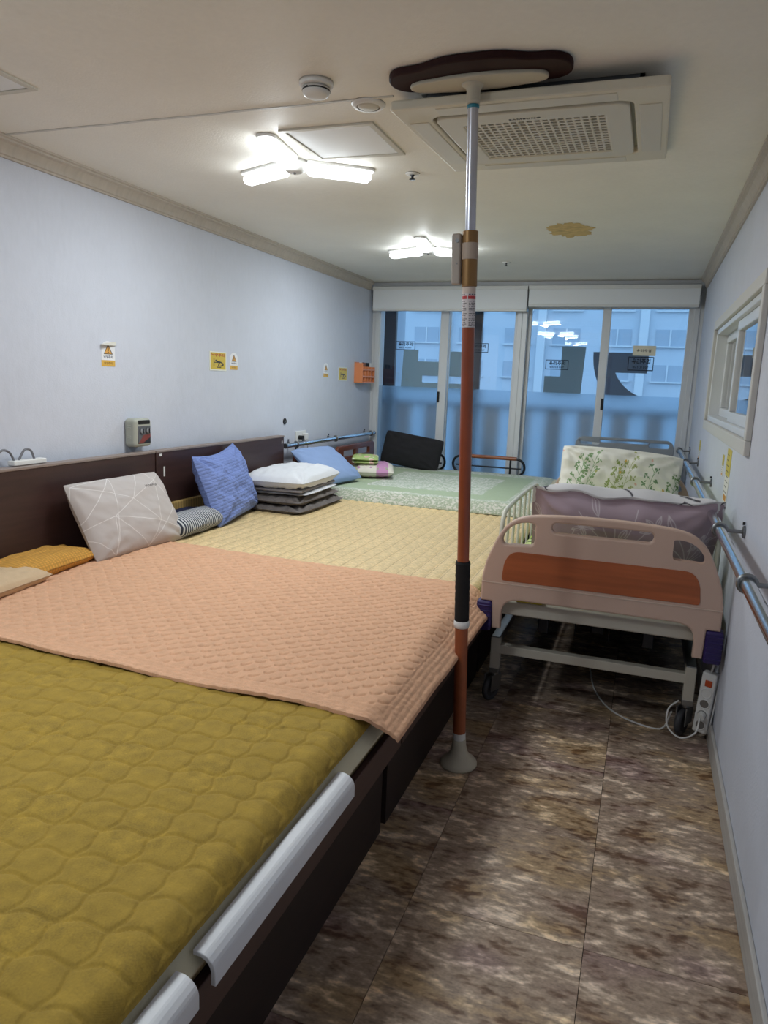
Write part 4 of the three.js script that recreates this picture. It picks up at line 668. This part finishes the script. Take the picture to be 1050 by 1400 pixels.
function warnSign(y, z, w, h, label, peel) {
  const s = new THREE.Shape(); s.moveTo(-w / 2, 0); s.lineTo(w / 2, 0); s.lineTo(w / 2, h * 0.72); s.bezierCurveTo(w / 2, h * 0.9, w * 0.2, h, 0, h); s.bezierCurveTo(-w * 0.2, h, -w / 2, h * 0.9, -w / 2, h * 0.72); s.lineTo(-w / 2, 0);
  const g = new THREE.ExtrudeGeometry(s, { depth: 0.0012, bevelEnabled: false, curveSegments: 8 }), p = g.attributes.position, uv = g.attributes.uv; for (let i = 0; i < p.count; i++) uv.setXY(i, p.getX(i) / w + 0.5, p.getY(i) / h);
  const t = thing('warning_sticker', label, 'sticker', [XL, y, z]); t.rotation.y = PI / 2; obj('print', g, std({ map: warnTex, roughness: 0.5 }), t);
  if (peel) { const q = sheet(10, 6, (u, v) => V((u - 0.5) * w * 1.12, h * 0.86 - v * h * 0.12 * (0.3 + u) + h * 0.14 * u, 0.004 + 0.022 * v * (1.1 - u)), 0.0008); obj('curled_flap', q, M.offwhite, t); }
}
warnSign(1.4, -3.03, 0.098, 0.125, 'white and orange warning sticker with curled peeling top', true);
warnSign(1.415, -4.22, 0.09, 0.11, 'white arched warning sticker beside the larger yellow sign');
warnSign(1.395, -5.68, 0.095, 0.115, 'white arched warning sticker near the orange wall rack');
const fallTex = canvasTex(224, 260, (x, w, h) => {
  x.fillStyle = '#e2e2d4'; x.fillRect(0, 0, w, h); x.fillStyle = '#cdb23e'; x.fillRect(10, 14, w - 20, h - 32); x.strokeStyle = '#a8431f'; hangul(x, ['nak', 'sang', 'ju', 'ui'], 24, 26, 42, 7);
  x.fillStyle = x.strokeStyle = '#26242a'; x.fillRect(50, 92, 10, 110); x.fillRect(50, 140, 100, 12); x.beginPath(); x.arc(84, 122, 12, 0, 7); x.fill(); x.lineWidth = 16; x.lineCap = 'round'; x.beginPath(); x.moveTo(96, 136); x.quadraticCurveTo(140, 130, 172, 160); x.quadraticCurveTo(190, 188, 150, 192); x.moveTo(128, 150); x.lineTo(118, 186); x.stroke(); x.fillRect(92, 206, 60, 12);
});
function fallSign(y, z, w, h, label) { const t = tag(obj('fall_warning_sign', rb(w, h, 0.003, 0.001).translate(0, 0, 0.0015), [M.white, M.white, M.white, M.white, std({ map: fallTex, roughness: 0.45 }), M.white][4]), label, 'sign', 'yellow fall warning signs'); const uv = t.geometry.attributes.uv, p = t.geometry.attributes.position; for (let i = 0; i < p.count; i++) uv.setXY(i, p.getX(i) / w + 0.5, p.getY(i) / h + 0.5); onLeftWall(t, y, z); }
fallSign(1.463, -4.03, 0.19, 0.118, 'yellow square sign with falling figure above the headboard joint');
fallSign(1.427, -6.04, 0.19, 0.118, 'yellow square sign with falling figure next to orange rack');
{
  const t = thing('control_box', 'grey two-dial heater control on the wall above headboard', 'controller', [XL, 0.985, -3.2]); t.rotation.y = PI / 2;
  const gm = std({ color: '#a6a89d', roughness: 0.5 });
  obj('housing', rbx(-0.068, 0.068, 0, 0.15, 0, 0.075, 0.02, 4), gm, t);
  obj('display', rbx(-0.045, 0.05, 0.12, 0.142, 0.07, 0.078, 0.004), M.black, t); const fp = obj('face_panel', rbx(-0.05, 0.054, 0.018, 0.112, 0.07, 0.0775, 0.006), std({ map: canvasTex(96, 96, (x) => { x.fillStyle = '#5a5d62'; x.fillRect(0, 0, 96, 96); x.fillStyle = '#7c3a34'; x.beginPath(); x.moveTo(0, 96); x.lineTo(40, 50); x.lineTo(96, 44); x.lineTo(96, 96); x.fill(); x.fillStyle = '#24252b'; x.beginPath(); x.moveTo(30, 96); x.lineTo(96, 62); x.lineTo(96, 96); x.fill(); }), roughness: 0.35 }), t);
  for (const k of [-1, 1]) { const d = obj('dial', lathe([[0, 0.016], [0.013, 0.016], [0.017, 0.012], [0.018, 0], [0, 0]], 24).rotateX(PI / 2).scale(0.85, 0.85, 0.6).translate(0.003 + k * 0.025, 0.015 + 0.07, 0.0775), std({ color: '#85888c', roughness: 0.4 }), fp); obj('dial_pointer', rbx(0.003 + k * 0.025 - 0.0025, 0.003 + k * 0.025 + 0.0025, 0.073, 0.099, 0.086, 0.092, 0.001), M.darksteel, d); }
  const vs = []; for (const y of [0.045, 0.056, 0.1, 0.112]) vs.push(rbx(-0.0695, -0.066, y, y + 0.004, 0.02, 0.045, 0.001)); obj('vent_rib', vs, gm, t);
}
{ // orange rack with pens and small things
  const t = thing('wall_rack', 'orange plastic wall rack holding small items by the window', 'rack', [XL, 1.355, -6.47]); t.rotation.y = PI / 2; const om = std({ color: '#e08a5a', roughness: 0.45 });
  obj('back_panel', rbx(-0.16, 0.16, 0, 0.19, 0, 0.006, 0.002), om, t); obj('tray', rbx(-0.16, 0.16, 0, 0.012, 0, 0.085, 0.003), om, t); for (const x of [-0.16, -0.09, -0.02, 0.055, 0.15]) obj('divider', rbx(x, x + 0.01, 0.012, 0.15 + (x < -0.1 ? 0.03 : 0), 0.004, 0.085, 0.003), om, t);
  obj('front_strip', [rbx(-0.16, 0.16, 0.05, 0.066, 0.08, 0.087, 0.003), rbx(-0.16, 0.16, 0.115, 0.128, 0.08, 0.087, 0.003)], om, t);
  [['#7a1f24', 0.08], ['#c9c9cc', 0.11], ['#3a2a2a', 0.03], ['#8f2b33', 0.13], ['#b58a5a', -0.05], ['#8a7a66', -0.12]].forEach(([c, x], i) => { const b = thing('small_bottle', ['dark red bottle', 'pale grey bottle', 'dark brown bottle', 'crimson bottle', 'tan bottle', 'olive grey bottle'][i] + ' standing in the orange wall rack', 'bottle', [XL + 0.045, 1.368, -6.47 - x], 0, 'bottles in the orange rack'); obj('body', lathe([[0, 0], [0.014, 0], [0.016, 0.004], [0.016, 0.115], [0.009, 0.135], [0, 0.135]], 16), std({ color: c, roughness: 0.4 }), b); obj('cap', lathe([[0.01, 0.133], [0.011, 0.175], [0, 0.176]], 12), i % 2 ? M.white : M.black, b); });
}
{ // sockets and cables
  const o = thing('wall_outlet', 'white double wall outlet with plugs above the handrail', 'outlet', [XL, 0.915, -5.21]); o.rotation.y = PI / 2;
  obj('plate', rbx(-0.085, 0.085, -0.035, 0.05, 0, 0.012, 0.004), M.white, o); const p1 = obj('plug', bar([-0.04, 0, 0.012], [-0.04, 0, 0.05], 0.016), M.black, o); const p2 = obj('plug', rbx(0.015, 0.065, -0.022, 0.03, 0.012, 0.045, 0.006), M.white, o);
  obj('cable', tube([[-0.04, 0, 0.05], [-0.08, -0.03, 0.06], [-0.16, -0.07, 0.05], [-0.2, -0.2, 0.04], [-0.22, -0.4, 0.03]], 0.006), M.black, p1); obj('cable', tube([[0.05, -0.02, 0.035], [0.04, -0.09, 0.05], [0.01, -0.2, 0.04], [-0.03, -0.35, 0.03]], 0.004), M.white, p2);
  const h = thing('wall_jack', 'small round black jack on the wall above outlet', 'socket', [XL, 1.05, -4.94]); h.rotation.y = PI / 2; obj('ring', new THREE.TorusGeometry(0.018, 0.006, 10, 24).translate(0, 0, 0.004), M.black, h); obj('core', bar([0, 0, 0], [0, 0, 0.006], 0.012), M.steel, h);
  const s = thing('power_strip', 'white power strip lying on the headboard top edge', 'power strip', [XL + 0.04, 0.96, -2.4]); obj('body', rbx(-0.02, 0.022, 0, 0.022, -0.14, 0.04, 0.005), M.white, s);
  obj('cable', [tube([[0, 0.02, 0.02], [0, 0.06, 0.045], [0, 0.07, 0.08], [0, 0.045, 0.11], [0, 0.0, 0.13]], 0.005), tube([[0, 0.02, -0.09], [0, 0.06, -0.07], [0, 0.065, -0.04], [0, 0.03, -0.01], [0, 0.012, 0.0]], 0.005)], std({ color: '#6f7076', roughness: 0.5 }), s);
}

// ---------------------------------------------------------------- stickers on the glass
const glassTex = canvasTex(320, 144, (x, w, h) => { x.clearRect(0, 0, w, h); x.strokeStyle = '#14202e'; x.lineWidth = 9; x.lineJoin = 'round'; x.strokeRect(8, 8, w - 16, h - 16); hangul(x, ['yu', 'ri', 'ju', 'ui'], 50, 22, 52, 8.5, 1.12); x.fillStyle = '#14202e'; x.font = 'bold 34px sans-serif'; x.textAlign = 'center'; x.fillText('WATCH OUT', w / 2, 118); });
glassTex.wrapS = glassTex.wrapT = THREE.ClampToEdgeWrapping;
const stickM = std({ map: glassTex, transparent: true, roughness: 0.6, alphaTest: 0.35 });
for (const [x0, x1, y0, y1, z, l] of [[-2.353, -2.149, 1.681, 1.766, -6.775, 'black outlined glass warning sticker on pane behind dark pillow'], [-1.64, -1.45, 1.676, 1.765, -6.83, 'black outlined glass warning sticker on pane behind the pole'], [-0.916, -0.708, 1.539, 1.63, -6.83, 'black outlined glass warning sticker beside the upright dark letter'], [-0.201, 0.015, 1.548, 1.673, -6.775, 'black outlined glass warning sticker under the handwritten note']]) {
  const t = tag(obj('glass_sticker', new THREE.PlaneGeometry(x1 - x0, y1 - y0), stickM), l, 'sticker', 'glass warning stickers'); t.position.set((x0 + x1) / 2, (y0 + y1) / 2, z);
}
{
  const nt = canvasTex(192, 96, (x, w, h) => { x.fillStyle = '#e6e1cc'; x.fillRect(0, 0, w, h); x.strokeStyle = '#3a3436'; hangul(x, ['yu', 'ri', 'ju', 'sim'], 32, 34, 26, 3.4, 1.25); });
  const n = tag(obj('paper_note', uvFit(rb(0.187, 0.085, 0.001, 0.0004)), std({ map: nt, roughness: 0.8 })), 'cream paper note with handwriting taped to the glass', 'note'); n.position.set(-0.073, 1.722, -6.774);
  const w = tag(obj('glass_sticker', new THREE.PlaneGeometry(0.2, 0.095), stickM), 'black outlined glass warning sticker on the corridor window', 'sticker', 'glass warning stickers'); w.position.set(XR + 0.03, 1.5, -3.33); w.rotation.y = -PI / 2;
}
function uvFit(g) { g.computeBoundingBox(); const b = g.boundingBox, p = g.attributes.position, uv = g.attributes.uv; for (let i = 0; i < p.count; i++) uv.setXY(i, (p.getX(i) - b.min.x) / (b.max.x - b.min.x), (p.getY(i) - b.min.y) / (b.max.y - b.min.y)); return g; }
// papers on the right wall
{
  const pt = canvasTex(128, 192, (x, w, h) => { x.fillStyle = '#c7b54a'; x.fillRect(0, 0, w, h * 0.5); x.fillStyle = '#dcdad2'; x.fillRect(0, h * 0.5, w, h * 0.5); x.strokeStyle = '#3c3a2e'; x.lineWidth = 3; for (let i = 0; i < 9; i++) { x.beginPath(); x.moveTo(14, 22 + i * 19); x.lineTo(60 + rnd() * 50, 24 + i * 19); x.stroke(); } x.fillStyle = '#c88a32'; x.fillRect(20, h - 26, 80, 20); });
  for (const [z, y, w, h, l] of [[-3.55, 1.02, 0.17, 0.24, 'yellow and white notice sheet on wall above the handrail'], [-3.79, 1.045, 0.07, 0.1, 'small narrow sticker beside the yellow notice sheet'], [-5.43, 0.995, 0.12, 0.13, 'small sticker on wall near the window corner']]) { const n = tag(obj('wall_notice', uvFit(rb(w, h, 0.0014, 0.0005)), std({ map: pt, roughness: 0.6 })), l, 'notice'); n.position.set(XR - 0.0009, y, z); n.rotation.y = -PI / 2; }
}
{ // power strip hanging beside the bed corner
  const t = thing('power_strip', 'white power strip with orange switch hanging beside the bed', 'power strip', [0.322, 0.045, -2.985]); t.rotation.set(0, -0.35, -0.06);
  obj('body', rbx(-0.028, 0.028, 0, 0.255, -0.02, 0.018, 0.007, 3), M.white, t); obj('switch', rbx(-0.011, 0.015, 0.2, 0.226, 0.016, 0.023, 0.003), std({ color: '#b8481c', roughness: 0.4 }), t);
  for (let i = 0; i < 4; i++) { const y = 0.035 + i * 0.045, sk = obj('socket', new THREE.TorusGeometry(0.019, 0.003, 8, 28).translate(0, y, 0.018), M.white, t); obj('socket_well', bar([0, y, 0.0175], [0, y, 0.0187], 0.0175, 24), i === 3 ? M.white : M.steel, sk); }
  obj('plug', bar([0, 0.08, 0.018], [0, 0.075, 0.045], 0.015), M.white, t);
  obj('cable', [tube([[0, 0.075, 0.045], [0.0, 0.02, 0.075], [-0.05, -0.02, 0.08], [-0.11, 0.0, 0.06], [-0.125, 0.06, 0.03], [-0.1, 0.095, 0.0]], 0.0035), tube([[0, 0.255, 0], [0.004, 0.3, 0], [-0.005, 0.36, -0.02], [0.0, 0.42, -0.05]], 0.0045), tube([[0.03, 0.0, 0.0], [0.034, 0.12, 0.0], [0.03, 0.26, -0.01], [0.02, 0.38, -0.02]], 0.0035)], M.white, t);
  tag(obj('floor_cable', tube([[0.21, 0.1, -3.0], [0.18, 0.006, -3.03], [0.08, 0.006, -3.04], [-0.02, 0.006, -3.12], [-0.1, 0.006, -3.3], [-0.15, 0.006, -3.6]], 0.004, 60), M.white), 'thin white cable trailing on the floor under the hospital bed', 'cable');
}
renderer.render(scene, camera);
